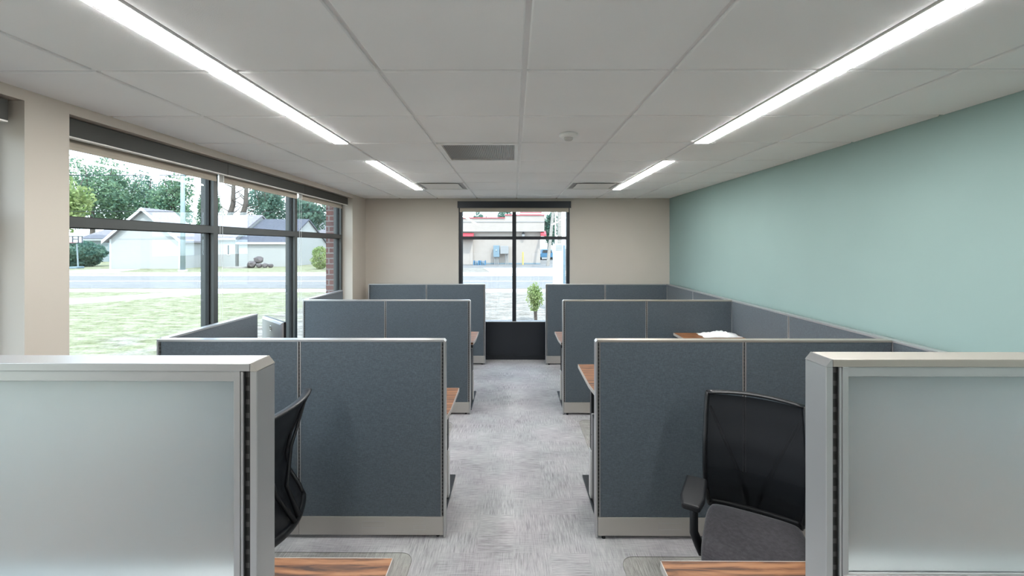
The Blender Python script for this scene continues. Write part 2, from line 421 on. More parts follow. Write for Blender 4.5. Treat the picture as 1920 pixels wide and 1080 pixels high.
# return air grille
t = thing('return_air_grille', 'square grey slatted return air grille set in the ceiling', 'vent', ((GR[0]+GR[1])/2, (GR[2]+GR[3])/2, CH))
x0, x1, y0, y1 = GR[0]+g_, GR[1]-g_, GR[2]+g_, GR[3]-g_; o = t.location
e = 0.03; m_ = MB().box(x0, x0+e, y0, y1, CH-0.006, CH+0.012).box(x1-e, x1, y0, y1, CH-0.006, CH+0.012).box(x0+e, x1-e, y0, y0+e, CH-0.006, CH+0.012).box(x0+e, x1-e, y1-e, y1, CH-0.006, CH+0.012)
m_.build('frame', M['white'], t, off=o, bevel=0.002)
MB().box(x0+e, x1-e, y0+e, y1-e, CH+0.010, CH+0.013).build('backing', M['vent'], t, off=o)
lv = MB(); n = 38
for k in range(n):
    xx = x0+e+(x1-x0-2*e)*(k+0.5)/n
    lv.prism([(xx-0.005, CH+0.009), (xx-0.0035, CH+0.009), (xx+0.003, CH-0.002), (xx+0.0015, CH-0.002)], y0+e, y1-e, 'y')
lv.build('slats', M['white'], t, off=o)
for i, (xa, xb) in enumerate(DF):
    lab = ['white plaque supply air diffuser beside the far left light', 'white plaque supply air diffuser beside the far right light'][i]
    t = thing('supply_air_diffuser', lab, 'vent', ((xa+xb)/2, 5.058, CH), 0, 'plaque air diffusers'); o = t.location
    x0, x1, y0, y1 = xa+g_, xb-g_, 4.756+g_, 5.360-g_; e = 0.02
    MB().box(x0, x0+e, y0, y1, CH-0.002, CH+0.012).box(x1-e, x1, y0, y1, CH-0.002, CH+0.012).box(x0+e, x1-e, y0, y0+e, CH-0.002, CH+0.012).box(x0+e, x1-e, y1-e, y1, CH-0.002, CH+0.012).build('frame', M['white'], t, off=o)
    MB().box(x0+e, x1-e, y0+e, y1-e, CH+0.011, CH+0.0135).build('backing', M['vent'], t, off=o)
    MB().box(x0+0.075, x1-0.075, y0+0.075, y1-0.075, CH-0.006, CH-0.003).build('plaque', M['white'], t, off=o, bevel=0.001)
    MB().box(x0+0.2, x1-0.2, y0+0.2, y1-0.2, CH-0.003, CH+0.011).build('core', M['white'], t, off=o)
t = thing('smoke_detector', 'small round white smoke detector on the ceiling', 'smoke detector', (0.355, 2.70, CH))
MB().lathe([(0.052, -0.0005), (0.060, -0.004), (0.060, -0.016), (0.050, -0.024), (0.028, -0.027)], n=36).build('base', M['white'], t, smooth=True)
MB().lathe([(0.029, -0.026), (0.029, -0.036), (0.022, -0.043), (0.008, -0.046)], n=28).build('sensor', M['pedgrey'], t, smooth=True)

# ------------------------------------------------------------------ windows
def window_left(n, y0, y1, mull):
    xi, xo, xg = -2.408, -2.512, -2.452
    base = struct(thing('window_%d' % n, None, None, (xi, (y0+y1)/2, 0.0)))
    off = base.location; w_ = 0.05
    fr = MB(); gk = MB()
    edges = [y0] + mull + [y1]
    vs = [(y0, y0+w_)] + [(m-w_/2, m+w_/2) for m in mull] + [(y1-w_, y1)]
    for a, b in vs: fr.box(xo, xi, a, b, 0, HEAD)
    TR = (1.855, 1.910)
    for i in range(len(vs)-1):
        a, b = vs[i][1], vs[i+1][0]
        for z0, z1 in ((0, 0.10), (0.545, 0.595), TR, (HEAD-0.05, HEAD)): fr.box(xo, xi, a, b, z0, z1)
        for z0, z1 in ((0.595, TR[0]), (TR[1], HEAD-0.05)):
            gw = 0.012
            for q in ((a, a+gw, z0, z1), (b-gw, b, z0, z1), (a+gw, b-gw, z0, z0+0.006), (a+gw, b-gw, z1-0.006, z1)):
                gk.box(xg-0.014, xg+0.014, *q)
            MB().box(xg-0.003, xg+0.003, a+gw, b-gw, z0+0.006, z1-0.006).build('window_pane', M['glass'], base, off=off)
        MB().box(xg-0.02, xg+0.02, a, b, 0.10, 0.545).build('spandrel', M['black_alu'], base, off=off)
    fr.build('window_frame', M['bronze'], base, off=off)
    gk.build('gasket', M['gasket'], base, off=off)
    return base
window_left(1, W1[0], W1[1], [0.36])
window_left(2, W2[0], W2[1], [3.36, 4.605])
# far window
base = struct(thing('window_3', None, None, (0, YF+0.1, 0))); off = base.location
yi, yo, yg = YF+0.045, YF+0.15, YF+0.09
vs = [(WFX[0], WFX[0]+0.05), (-0.014, 0.034), (WFX[1]-0.045, WFX[1])]
fr = MB(); gk = MB()
for a, b in vs: fr.box(a, b, yi, yo, 0, HEAD)
TR = (1.850, 1.898)
for i in range(2):
    a, b = vs[i][1], vs[i+1][0]
    for z0, z1 in ((0, 0.065), (0.545, 0.590), TR, (HEAD-0.05, HEAD)): fr.box(a, b, yi, yo, z0, z1)
    for z0, z1 in ((0.590, TR[0]), (TR[1], HEAD-0.05)):
        gw = 0.006
        for q in ((a, a+gw, z0, z1), (b-gw, b, z0, z1)): gk.box(q[0], q[1], yg-0.014, yg+0.014, q[2], q[3])
        MB().box(a+gw, b-gw, yg-0.003, yg+0.003, z0, z1).build('window_pane', M['glass'], base, off=off)
    MB().box(a, b, yg-0.03, yg+0.02, 0.065, 0.545).build('spandrel', M['black_alu'], base, off=off)
fr.build('window_frame', M['black_alu'], base, off=off); gk.build('gasket', M['gasket'], base, off=off)
MB().box(WFX[0]+0.05, WFX[1]-0.045, yi-0.012, yi, 0.580, 0.592).build('sill_edge', M['silver'], base, off=off)

# roller shades: one per bay
def shade_left(y0, y1, label, drop=2.268, chain=True):
    t = thing('roller_shade', label, 'roller shade', (-2.33, (y0+y1)/2, 2.33), 0, 'roller shades'); off = t.location
    e = 0.002
    MB().box(-2.318, -2.310, y0+e, y1-e, 2.325, 2.418).box(-2.40, -2.318, y0+e, y0+e+0.004, 2.34, 2.418).box(-2.40, -2.318, y1-e-0.004, y1-e, 2.34, 2.418).build('fascia', M['fascia'], t, off=off)
    MB().box(-2.345, -2.3105, y0+e, y1-e, 2.3175, 2.3245).build('bottom_lip_glint', M['hem'], t, off=off)  # pale strip paints the daylight reflected on the fascia's lower lip
    MB().tube([(-2.360, y0+0.02, 2.378), (-2.360, y1-0.02, 2.378)], 0.022, 14).build('roller', M['shade'], t, off=off, smooth=True)
    MB().box(-2.3845, -2.3825, y0+0.025, y1-0.03, drop+0.022, 2.378).build('shade_cloth', M['shade'], t, off=off)
    MB().box(-2.389, -2.378, y0+0.025, y1-0.03, drop, drop+0.022).build('hem_bar', M['shade'], t, off=off, bevel=0.002)
    if chain:
        c = MB()
        for dx in (0, 0.02):
            c.tube([(-2.345-dx, y1-0.012, 2.37), (-2.345-dx, y1-0.012, 1.0)], 0.0012, 6)
        c.build('bead_chain', M['white'], t, off=off)
        MB().box(-2.372, -2.335, y1-0.016, y1-0.008, 2.262, 2.335).build('chain_bracket', M['hem'], t, off=off)
    return t
shade_left(W2[0]+0.005, 3.36, 'raised beige roller shade with dark fascia over the nearest wide left window pane')
shade_left(3.36, 4.605, 'raised beige roller shade over the middle pane of the left window')
shade_left(4.605, 5.80, 'raised beige roller shade over the last left pane, beside the brick pier', chain=False)
t = shade_left(0.4, 1.895, 'dark shade fascia end in the window recess at the left edge', chain=False)
t = thing('roller_shade', 'raised beige roller shade with black fascia over the far end window', 'roller shade', (0, YF, 2.33), 0, 'roller shades'); off = t.location
MB().box(-0.853, 0.872, YF-0.045, YF-0.037, 2.328, 2.430).box(-0.853, -0.847, YF-0.037, YF-0.002, 2.328, 2.430).box(0.866, 0.872, YF-0.037, YF-0.002, 2.328, 2.430).build('fascia', M['black_alu'], t, off=off)
MB().box(-0.82, 0.84, YF-0.012, YF-0.010, 2.29, 2.40).build('shade_cloth', M['shade'], t, off=off)
MB().box(-0.82, 0.84, YF-0.016, YF-0.006, 2.266, 2.290).build('hem_bar', M['shade'], t, off=off, bevel=0.002)
MB().tube([(-0.82, YF-0.018, 2.37), (0.84, YF-0.018, 2.37)], 0.014, 12).build('roller', M['shade'], t, off=off, smooth=True)
MB().tube([(0.856, YF-0.02, 2.34), (0.856, YF-0.02, 1.1)], 0.0015, 6).build('bead_chain', M['white'], t, off=off)

# ------------------------------------------------------------------ partitions
T = 0.05
def partition(label, x, y, rz, L_, segs, h=1.190, glass=False, trim_end=True, far_trim=False, outlets=(), mat_trim='silver'):
    """runs along local +x from 0 to L_, centred on local y; segs = list of seam positions"""
    t = thing('glass_topped_partition' if glass else 'cubicle_partition', label, 'partition', (x, y, 0), rz, 'cubicle partitions')
    ht = T/2
    s0 = 0.028 if trim_end else 0.0
    s1 = L_ - (0.012 if far_trim else 0)
    caps = 0.0128
    fab_top = h - caps if not glass else 1.19
    bounds = [0.0125 if trim_end else 0] + list(segs) + [s1]
    for i in range(len(bounds)-1):
        a, b = bounds[i], bounds[i+1]
        fa = (s0 if i == 0 else a+0.011); fb = (b-0.011 if i < len(bounds)-2 else (b-0.0115 if far_trim else b))
        MB().box(fa, fb, -ht+0.002, ht-0.002, 0.132, fab_top).build('fabric_panel', M['fabric'], t, bevel=0.002)
        bo = MB().box(a+0.001, b-0.001, -ht, ht, 0.022, 0.131).build('base_cover', M['silver2'], t, bevel=0.0015)
        if i < len(bounds)-2:
            p = MB().box(b-0.011, b-0.0045, -ht+0.001, ht-0.001, 0.131, fab_top).box(b+0.0045, b+0.011, -ht+0.001, ht-0.001, 0.131, fab_top).build('seam_post', M['silver'], t)
            MB().box(b-0.0045, b+0.0045, -ht+0.006, ht-0.006, 0.131, fab_top).build('slotted_strip', M['slots'], t)
        if glass:
            ga = s0; gb = b - 0.011 if i < len(bounds)-2 else b
            fw = 0.010
            f = MB()
            zb, zt = 1.205, h-caps
            f.box(fa, fa+fw, -ht+0.001, ht-0.001, zb, zt).box(fb-fw, fb, -ht+0.001, ht-0.001, zb, zt)
            f.box(fa+fw, fb-fw, -ht+0.002, ht-0.002, zt-0.0165, zt).box(fa+fw, fb-fw, -ht+0.002, ht-0.002, zb, zb+0.003)
            f.build('glass_frame', M['silver'], t, bevel=0.0006)
            py_ = ht-0.010 if rz else -ht+0.005
            MB().box(fa+fw, fb-fw, py_, py_+0.005, zb+0.003, zt-0.0165).build('frosted_pane', M['frost'], t)
            MB().box(fa, fb, -ht, ht, 1.19, 1.205).build('middle_rail', M['silver'], t)
            if i < len(bounds)-2:
                MB().box(b-0.011, b+0.011, -ht+0.001, ht-0.001, 1.205, zt).build('seam_post', M['silver'], t)
    if far_trim:
        MB().box(L_-0.0115, L_, -ht, ht, 0.01, h-caps-0.0005).build('end_trim', M['silver'], t, bevel=0.001)
        MB().box(s1-0.0105, s1-0.0025, -ht+0.0005, ht-0.0005, 0.132, h-caps-0.001).build('slotted_strip', M['slots'], t)
    if trim_end:
        c = 0.0045
        MB().prism([(0, -ht+c*0.2), (0, ht-c*0.2), (c*0.2, ht), (0.0108, ht), (0.0108, -ht), (c*0.2, -ht)], 0.01, h-caps-0.0005).build('end_trim', M['silver'], t)
        MB().box(0.0108, 0.0145, -ht+0.004, ht-0.004, 0.132, h-caps-0.001).box(0.0225, s0, -ht+0.004, ht-0.004, 0.132, h-caps-0.001).build('channel_edge', M['groove'], t)
        MB().box(0.0145, 0.0225, -ht+0.007, ht-0.007, 0.132, h-caps-0.001).build('slotted_strip', M['slots'], t)
        MB().box(0.0232, 0.0268, -ht+0.0015, ht-0.0015, 0.132, h-caps-0.001).build('channel_lip', M['silver'], t)
        # mitred end of the top cap
        MB().prism([(0, h-caps), (0, h-caps+0.001), (0.0098, h), (0.0108, h), (0.0108, h-caps)], -ht, ht, 'y').build('cap_end', M['silver2'] if rz else M['silver'], t)
        cs = 0.0118
    else: cs = 0
    MB().box(cs, L_, -ht, ht, h-caps, h).build('top_cap', M[mat_trim], t, bevel=0.0008)
    for xx in (0.05, L_-0.06): MB().cyl(xx, -0.008, 0.0, 0.022, 0.012, 12).build('foot_glide', M['black'], t)
    for (a, b, z0, z1) in outlets:
        f = MB(); k = 0.0012; yy = -ht
        side = -1 if rz == 0 else 1
        ya, yb = (side*(ht), side*(ht+0.0012))
        f.box(a, b, ya, yb, z1-k, z1).box(a, b, ya, yb, z0, z0+k).box(a, a+k, ya, yb, z0+k, z1-k).box(b-k, b, ya, yb, z0+k, z1-k)
        f.build('outlet_cover', M['silver'], t)
    return t
R0, R1, R2, R3 = 0.664, 2.491, 4.320, 6.140
R0R = 0.694
# left rows run from the aisle towards the windows (rz = pi), right rows towards the green wall
partition('near left partition topped with a milky frosted glass screen', -0.410, R0+T/2, PI, 1.76, [0.88], 1.564, True)
partition('near right partition topped with a grey frosted glass screen', 0.518, R0R+T/2, 0, 1.73, [0.86], 1.564, True, mat_trim='capreflect')
partition('blue-grey left fabric partition with the black chair in front, first full row', -0.408, R1+T/2, PI, 1.735, [0.878], far_trim=True, outlets=[(0.36, 0.50, 0.065, 0.105), (0.12, 0.19, 0.055, 0.08)])
partition('dark blue-grey right fabric partition behind the black mesh chair, first full row', 0.490, R1+T/2, 0, 1.759, [0.885], outlets=[(0.375, 0.51, 0.06, 0.10)], mat_trim='capreflect')
partition('blue-grey left fabric partition of the middle row', -0.447, R2+T/2, PI, 1.745, [0.885], far_trim=True)
partition('dark blue-grey right fabric partition of the middle row, beside the raised desk return', 0.508, R2+T/2, 0, 1.748, [0.868], mat_trim='capreflect')
partition('farthest left fabric partition, close to the end wall', -0.416, R3+T/2, PI, 1.727, [0.870], far_trim=True)
partition('farthest right fabric partition, close to the end wall', 0.471, R3+T/2, 0, 1.779, [0.875])
# side runs
for (y0, lab) in ((R0+T, 'short side partition along the window in the nearest left cubicle'), (R1+T, 'short side partition along the window behind the first left row, beside the monitor'), (R2+T, 'short side partition along the window behind the middle left row')):
    xx = {R0+T: -2.145, R1+T: -2.118, R2+T: -2.167}[y0]
    partition(lab, xx-T/2, y0+0.002, PI/2, 0.90 if y0 < 4 else 0.915, [], trim_end=False, far_trim=False)
for (y0, y1, lab) in ((R0R+T, R1, 'side partition run along the green wall in the nearest right cubicle'), (R1+T, R2, 'side partition run along the green wall, next to the white bag'), (R2+T, R3, 'side partition run along the green wall in the far right cubicle')):
    partition(lab, 2.2765+0.0005, y0+0.002, PI/2, y1-y0-0.004, [(y1-y0)/2], trim_end=False)
    # corner post where the row meets the side run
for (yy, lab) in ((R1, 'silver corner post joining the first right row to the green-wall run'), (R2, 'silver corner post joining the middle right row to the green-wall run'), (R3, 'silver corner post joining the farthest right row to the green-wall run')):
    t = thing('corner_post', lab, 'post', (2.277, yy+T/2, 0), 0, 'cubicle corner posts')
    MB().box(-0.025, 0.025, -T/2, T/2, 0.0, 1.177).build('post', M['silver'], t, bevel=0.001)
    MB().box(-0.025, 0.025, -T/2, T/2, 1.1772, 1.190).build('post_cap', M['silver'], t, bevel=0.002)

# ------------------------------------------------------------------ desks
def desk(label, side, y0, ztop, depth=0.61, xe=0.49, ret=True, xw=2.245, ret_end=None, ret_w=0.60):
    """L-shaped desk; side -1 left, +1 right. y0 = face of the partition behind it"""
    t = thing('corner_desk', label, 'desk', (side*xe, y0, 0), 0, 'L-shaped walnut desks'); off = t.location
    th = 0.025; g = 0.003
    xa, xb = side*xe, side*xw
    pts = [(xa + side*0.012, y0+g), (xa, y0+0.16), (xa, y0+depth), (side*(xw-ret_w-0.14), y0+depth)]
    re = ret_end
    pts += [(side*(xw-ret_w-0.04), y0+depth+0.04), (side*(xw-ret_w), y0+depth+0.14)]
    pts += [(side*(xw-ret_w), re), (xb, re), (xb, y0+g)]
    MB().prism(pts, ztop-th+0.004, ztop).build('desktop', M['walnut'], t, off=off)
    # pale edge band
    n = len(pts); cx_, cy_ = 0, 0
    ins = []
    MB().prism([(p[0], p[1]) for p in pts], ztop-th, ztop-th+0.0038).build('underside', M['offwhite'], t, off=off)
    eb = MB()
    for i in range(0, 7):
        p, q = Vector(pts[i]), Vector(pts[i+1]); d = (q-p).normalized(); nrm = Vector((d.y, -d.x)) * (-side) * -1
        # outward normal: away from the centroid of the main leg
        mid = (p+q)/2; cen = Vector((side*(xw-0.2), y0+0.2))
        if nrm.dot(mid-cen) < 0: nrm = -nrm
        w_ = 0.003
        eb.prism([(p.x, p.y), (q.x, q.y), (q.x+nrm.x*w_, q.y+nrm.y*w_), (p.x+nrm.x*w_, p.y+nrm.y*w_)], ztop-th, ztop-0.0005)
    eb.build('edge_band', M['offwhite'], t, off=off)
    # legs : foot + telescopic column, crossbar
    cx = [(side*(xe+0.075), y0+0.36, 0), (side*(xw-0.10), y0+0.36, 0), (side*(xw-0.30), re-0.18, 1)]
    for (lx, ly, tr) in cx:
        f = MB()
        if tr: f.box(lx-0.27, lx+0.24, ly-0.035, ly+0.035, 0.002, 0.014)
        else: f.box(lx-0.04, lx+0.04, y0+0.07, y0+0.63, 0.002, 0.014)
        lg = MB().box(lx-0.035, lx+0.035, ly-0.03, ly+0.03, 0.014, 0.34).build('leg', M['pedgrey'], t, off=off, bevel=0.004)
        MB().box(lx-0.028, lx+0.028, ly-0.024, ly+0.024, 0.34, ztop-th-0.03).build('leg_column', M['blackmetal'], t, off=off, bevel=0.002)
        f.build('foot', M['blackmetal'], t, off=off, bevel=0.002)
        MB().box(lx-0.03, lx+0.03, ly-0.2, ly+0.2, ztop-th-0.03, ztop-th).build('support_bracket', M['blackmetal'], t, off=off)
    return t
desk('walnut corner desk at the bottom left, in front of the left black chair', -1, R0+T, 0.735, 0.641, 0.395, ret_end=2.30, xw=2.13)
desk('walnut corner desk at the bottom right, in front of the mesh chair', 1, R0R+T, 0.735, 0.604, 0.476, ret_end=2.30)
desk('walnut desk behind the first left partition, carrying the silver monitor', -1, R1+T, 0.695, 0.56, 0.407, ret_end=4.28, xw=2.105)
desk('raised walnut desk behind the first right partition, with the white bag on its return', 1, R1+T, 0.858, 0.61, 0.488, ret_end=4.295)
desk('walnut desk behind the middle left partition', -1, R2+T, 0.738, 0.56, 0.413, ret_end=6.10, xw=2.155)
desk('walnut desk behind the middle right partition', 1, R2+T, 0.738, 0.56, 0.487, ret_end=6.10)

def pedestal(label, side, xe, y0, h=0.60):
    t = thing('drawer_pedestal', label, 'drawer unit', (side*(xe+0.19), y0+0.16, 0), 0, 'drawer pedestals'); off = t.location
    a, b = side*xe, side*(xe+0.38)
    MB().box(a, b, y0+0.03, y0+0.315, 0.03, h).build('body', M['blackmetal'], t, off=off, bevel=0.002)
    zs = [(0.035, 0.30), (0.304, 0.45), (0.454, h)]
    for z0, z1 in zs:
        d = MB().box(a, b, y0+0.317, y0+0.335, z0, z1).build('drawer_front', M['pedgrey'], t, off=off, bevel=0.002)
        hd = MB(); yy = y0+0.335
        for xx in (a+side*0.015,):
            hd.prism([(yy, z1-0.03), (yy+0.012, z1-0.012), (yy+0.016, z1-0.012), (yy+0.004, z1-0.034)], a+side*0.01, b-side*0.01, 'x')
        hd.build('drawer_pull', M['chrome'], d, off=off)
    f = MB()
    for xx in (a+side*0.04, b-side*0.04):
        for yy in (y0+0.07, y0+0.27): MB().cyl(xx, yy, 0.015, 0.032, 0.014, 10).build('glide', M['black'], t, off=off)
PX = {(-1, R1): 0.530, (1, R1): 0.612}
for side, y0, xe, lab in ((-1, R1+T, 0.458, 'dark drawer unit under the desk behind the first left partition'), (1, R1+T, 0.536, 'dark drawer unit under the raised desk behind the first right partition'),
                          (-1, R2+T, 0.462, 'dark drawer unit under the desk behind the middle left partition'), (1, R2+T, 0.54, 'dark drawer unit under the desk behind the middle right partition')):
    pedestal(lab, side, xe, y0)

# ------------------------------------------------------------------ chair mats
def rrect(x0, x1, y0, y1, r, n=6):
    pts = []
    for cx, cy, a0 in ((x1-r, y1-r, 0), (x0+r, y1-r, PI/2), (x0+r, y0+r, PI), (x1-r, y0+r, 1.5*PI)):
        for k in range(n+1):
            a = a0 + PI/2*k/n; pts.append((cx+r*math.cos(a), cy+r*math.sin(a)))
    return pts
def chair_mat(label, x0, x1, y0, y1):
    t = thing('chair_mat', label, 'chair mat', ((x0+x1)/2, (y0+y1)/2, 0), 0, 'clear chair mats'); off = t.location
    p = rrect(x0, x1, y0, y1, 0.07); MB().prism(p, 0.0005, 0.0022).build('sheet', M['matclear'], t, off=off)
    MB().tube([(a, b, 0.0022) for a, b in p] + [(p[0][0], p[0][1], 0.0022)], 0.0011, 6, cap=False).build('rim', M['matrim'], t, off=off)
chair_mat('clear chair mat at the bottom left under the black chair', -1.52, -0.567, 1.37, 2.375)
chair_mat('clear chair mat at the bottom right under the mesh chair', 0.600, 1.52, 1.38, 2.352)
chair_mat('clear chair mat beside the desk behind the first left partition', -1.45, -0.598, 3.30, 4.14)
chair_mat('clear chair mat beside the raised desk behind the first right partition', 0.648, 1.55, 3.30, 4.19)

# ------------------------------------------------------------------ office chair (faces local +y)
def back_y(z):            # forward offset of the backrest at height z
    ks = [(0.44, 0.035), (0.50, 0.065), (0.60, 0.128), (0.68, 0.145), (0.78, 0.125), (0.90, 0.072), (1.00, 0.030), (1.035, 0.018)]
    if z <= ks[0][0]: return ks[0][1]
    for (a, u), (b, v) in zip(ks, ks[1:]):
        if z <= b:
            s = (z-a)/(b-a); s = s*s*(3-2*s)*0.35 + s*0.65
            return u + (v-u)*s
    return ks[-1][1]
def half_w(z):
    ks = [(0.44, 0.194), (0.60, 0.205), (0.80, 0.207), (0.95, 0.206), (1.035, 0.202)]
    if z <= ks[0][0]: return ks[0][1]
    for (a, u), (b, v) in zip(ks, ks[1:]):
        if z <= b: return u + (v-u)*(z-a)/(b-a)
    return ks[-1][1]
def make_chair(label):
    t = thing('office_chair', label, 'office chair', (0, 0, 0), 0, 'black mesh office chairs')
    YB_ = -0.37
    def bp(u, z, lift=0.0):  # u in -1..1
        return Vector((u*half_w(z), YB_ + back_y(z) - 0.045*(1-u*u) + lift, z))
    # mesh sheet
    m = MB(); nu, nv = 14, 22
    z0, z1 = 0.465, 0.997
    for side in (0, 1):
        pass
    vs = [[m.bm.verts.new(bp(-0.96+1.92*i/nu, z0+(z1-z0)*j/nv + 0.0)) for i in range(nu+1)] for j in range(nv+1)]
    for j in range(nv):
        for i in range(nu): m.bm.faces.new([vs[j][i], vs[j][i+1], vs[j+1][i+1], vs[j+1][i]])
    o = m.build('mesh_back', M['mesh'], t, smooth=True)
    # frame: side rails, top rail, bottom rail
    def zz(k, n): return 0.465 + (1.005-0.465)*k/n
    for s_, nm_ in ((-1, 'side_rail'), (1, 'side_rail')):
        pts = [bp(s_, zz(k, 20)) for k in range(21)]
        MB().tube(pts, [(0.011, 0.017)]*21, 10).build(nm_, M['black'], t, smooth=True)
    pts = [bp(-1+2*k/16, 1.005) + Vector((0, 0, 0.008*(1-(-1+2*k/16)**2))) for k in range(17)]
    MB().tube(pts, [(0.021, 0.008)]*17, 10).build('top_rail', M['black'], t, smooth=True)
    pts = [bp(-1+2*k/16, 0.462) + Vector((0, 0, -0.016*(1-(-1+2*k/16)**2))) for k in range(17)]
    MB().tube(pts, [(0.014, 0.022)]*17, 10).build('bottom_rail', M['black'], t, smooth=True)
    # rear uprights seen behind the mesh and lumbar bar
    sp = MB()
    for s_ in (-1, 1):
        sp.tube([bp(s_*0.10, 0.47, -0.02), bp(s_*0.22, 0.60, -0.03), bp(s_*0.52, 0.76, -0.030), bp(s_*0.92, 0.94, -0.010)], [0.012, 0.011, 0.009, 0.007], 8)
    sp.build('back_yoke', M['black'], t, smooth=True)
    MB().tube([Vector((0, -0.36, 0.45)), Vector((0, -0.33, 0.405)), Vector((0, -0.22, 0.385)), Vector((0, -0.05, 0.385))], [(0.04, 0.014)]*4, 10).build('back_bracket', M['black'], t, smooth=True)
    # seat cushion
    m = MB(); nu, nv = 16, 16
    def sp_(u, v, top):
        # superellipse outline, waterfall front
        a = 0.198; b = 0.245
        x = u*a*(1-0.10*abs(v)**4); y = v*b*(1-0.08*abs(u)**4)
        r = max(abs(u), abs(v))
        z = 0.510 - 0.014*(r**6) - 0.012*(1-r*r)*0.6
        if v > 0.4: z -= 0.035*((v-0.4)/0.6)**2
        if not top: z = 0.425 + 0.012*(r**4)
        return Vector((x, y-0.025, z))
    tp = [[m.bm.verts.new(sp_(-1+2*i/nu, -1+2*j/nv, True)) for i in range(nu+1)] for j in range(nv+1)]
    bt = [[m.bm.verts.new(sp_((-1+2*i/nu)*0.97, (-1+2*j/nv)*0.97, False)) for i in range(nu+1)] for j in range(nv+1)]
    for j in range(nv):
        for i in range(nu):
            m.bm.faces.new([tp[j][i], tp[j][i+1], tp[j+1][i+1], tp[j+1][i]]); m.bm.faces.new([bt[j][i], bt[j+1][i], bt[j+1][i+1], bt[j][i+1]])
    for i in range(nu):
        m.bm.faces.new([tp[0][i+1], tp[0][i], bt[0][i], bt[0][i+1]]); m.bm.faces.new([tp[nv][i], tp[nv][i+1], bt[nv][i+1], bt[nv][i]])
    for j in range(nv):
        m.bm.faces.new([tp[j][0], tp[j+1][0], bt[j+1][0], bt[j][0]]); m.bm.faces.new([tp[j+1][nu], tp[j][nu], bt[j][nu], bt[j+1][nu]])
    o = m.build('seat', M['seat'], t, smooth=True, bevel=0.012, seg=3)
    MB().box(-0.19, 0.19, -0.19, 0.17, 0.405, 0.436).build('seat_pan', M['black'], t, bevel=0.01)
    MB().box(-0.08, 0.08, -0.11, 0.10, 0.345, 0.406).build('tilt_mechanism', M['black'], t, bevel=0.01)
    # arms
    for s_ in (-1, 1):
        ax = s_*0.235
        a = MB().tube([(s_*0.14, -0.02, 0.415), (s_*0.21, -0.02, 0.400), (ax-s_*0.02, -0.02, 0.425), (ax, -0.025, 0.47), (ax, -0.03, 0.634)], [(0.032, 0.014), (0.032, 0.016), (0.030, 0.018), (0.030, 0.017), (0.028, 0.016)], 12).build('arm_post', M['black'], t, smooth=True)
        pad = [(ax-0.045+s_*0.0, -0.15), (ax+0.045, -0.15), (ax+0.050, 0.03), (ax+0.036, 0.105), (ax-0.036, 0.105), (ax-0.050, 0.03)]
        MB().prism(pad, 0.632, 0.659).build('arm_pad', M['black'], t, bevel=0.010, seg=3)
    # gas column and star base
    MB().lathe([(0.028, 0.07), (0.028, 0.22), (0.020, 0.22), (0.020, 0.36)], n=18).build('gas_column', M['black'], t, smooth=False)
    hub = MB().lathe([(0.045, 0.065), (0.050, 0.085), (0.040, 0.125)], n=20).build('base_hub', M['black'], t)
    for k in range(5):
        a = PI/2 + 2*PI*k/5 + 0.3
        d = Vector((math.cos(a), math.sin(a), 0))
        MB().tube([d*0.03+Vector((0, 0, 0.105)), d*0.18+Vector((0, 0, 0.095)), d*0.33+Vector((0, 0, 0.070))], [(0.024, 0.018), (0.020, 0.014), (0.014, 0.010)], 10).build('base_leg', M['black'], t, smooth=True)
        n_ = Vector((-d.y, d.x, 0)); c_ = d*0.33+Vector((0, 0, 0.0295))
        cs = MB()
        for q in (-1, 1): cs.tube([c_+n_*q*0.006, c_+n_*q*0.024], 0.027, 16)
        cs.tube([d*0.33+Vector((0, 0, 0.03)), d*0.33+Vector((0, 0, 0.07))], 0.006, 8)
        cs.build('caster', M['black'], t)
    return t
ch = make_chair('black mesh office chair with grey seat facing the viewer, in the right cubicle')
ang = math.atan2(-0.875, -0.485) - PI/2
ch.location = (1.000, 1.735, 0.0025); ch.rotation_euler = (0, 0, ang)
c2 = copy_tree(ch)
c2['label'] = 'black office chair seen side-on behind the left frosted glass partition'
c2.location = (-1.40, 1.935, 0.0025); c2.rotation_euler = (0, 0, math.atan2(-0.04, -1.0) - PI/2)

# ------------------------------------------------------------------ monitor and bag
t = thing('computer_monitor', 'silver-backed computer monitor on the left desk by the window', 'monitor', (-2.0, 3.44, 0.695), math.atan2(-0.29, 0.32))
# local x along the width, local -y = back side seen from here
w2, zt = 0.235, 0.452
MB().box(-w2, w2, 0.012, 0.030, zt-0.31, zt).build('bezel', M['black'], t, bevel=0.003)
MB().box(-w2+0.008, w2-0.008, 0.030, 0.0315, zt-0.30, zt-0.008).build('screen', M['screen'], t)
sh = MB()
prof = [(-w2, zt-0.31), (w2, zt-0.31), (w2, zt), (-w2, zt)]
a = [sh.bm.verts.new((x, 0.012, z)) for x, z in prof]
b = [sh.bm.verts.new((x*0.985, 0.000, (z-(zt-0.155))*0.98+(zt-0.155))) for x, z in prof]
c = [sh.bm.verts.new((x*0.90, -0.008, (z-(zt-0.155))*0.86+(zt-0.155))) for x, z in prof]
for p, q in ((a, b), (b, c)):
    for i in range(4): sh.bm.faces.new([p[i], p[(i+1) % 4], q[(i+1) % 4], q[i]])
sh.bm.faces.new(c); sh.bm.faces.new(a[::-1])
sh.build('back_shell', M['monitor'], t, bevel=0.004)
lg = MB(); R_ = 0.019
ring = [(R_*math.cos(2*PI*k/24), -0.0095, zt-0.075 + R_*math.sin(2*PI*k/24)) for k in range(25)]
lg.tube(ring, 0.0022, 6, cap=False)
lg.box(-0.012, -0.008, -0.012, -0.007, zt-0.083, zt-0.067).box(-0.004, 0.003, -0.012, -0.007, zt-0.077, zt-0.073).box(0.006, 0.009, -0.012, -0.007, zt-0.083, zt-0.067)
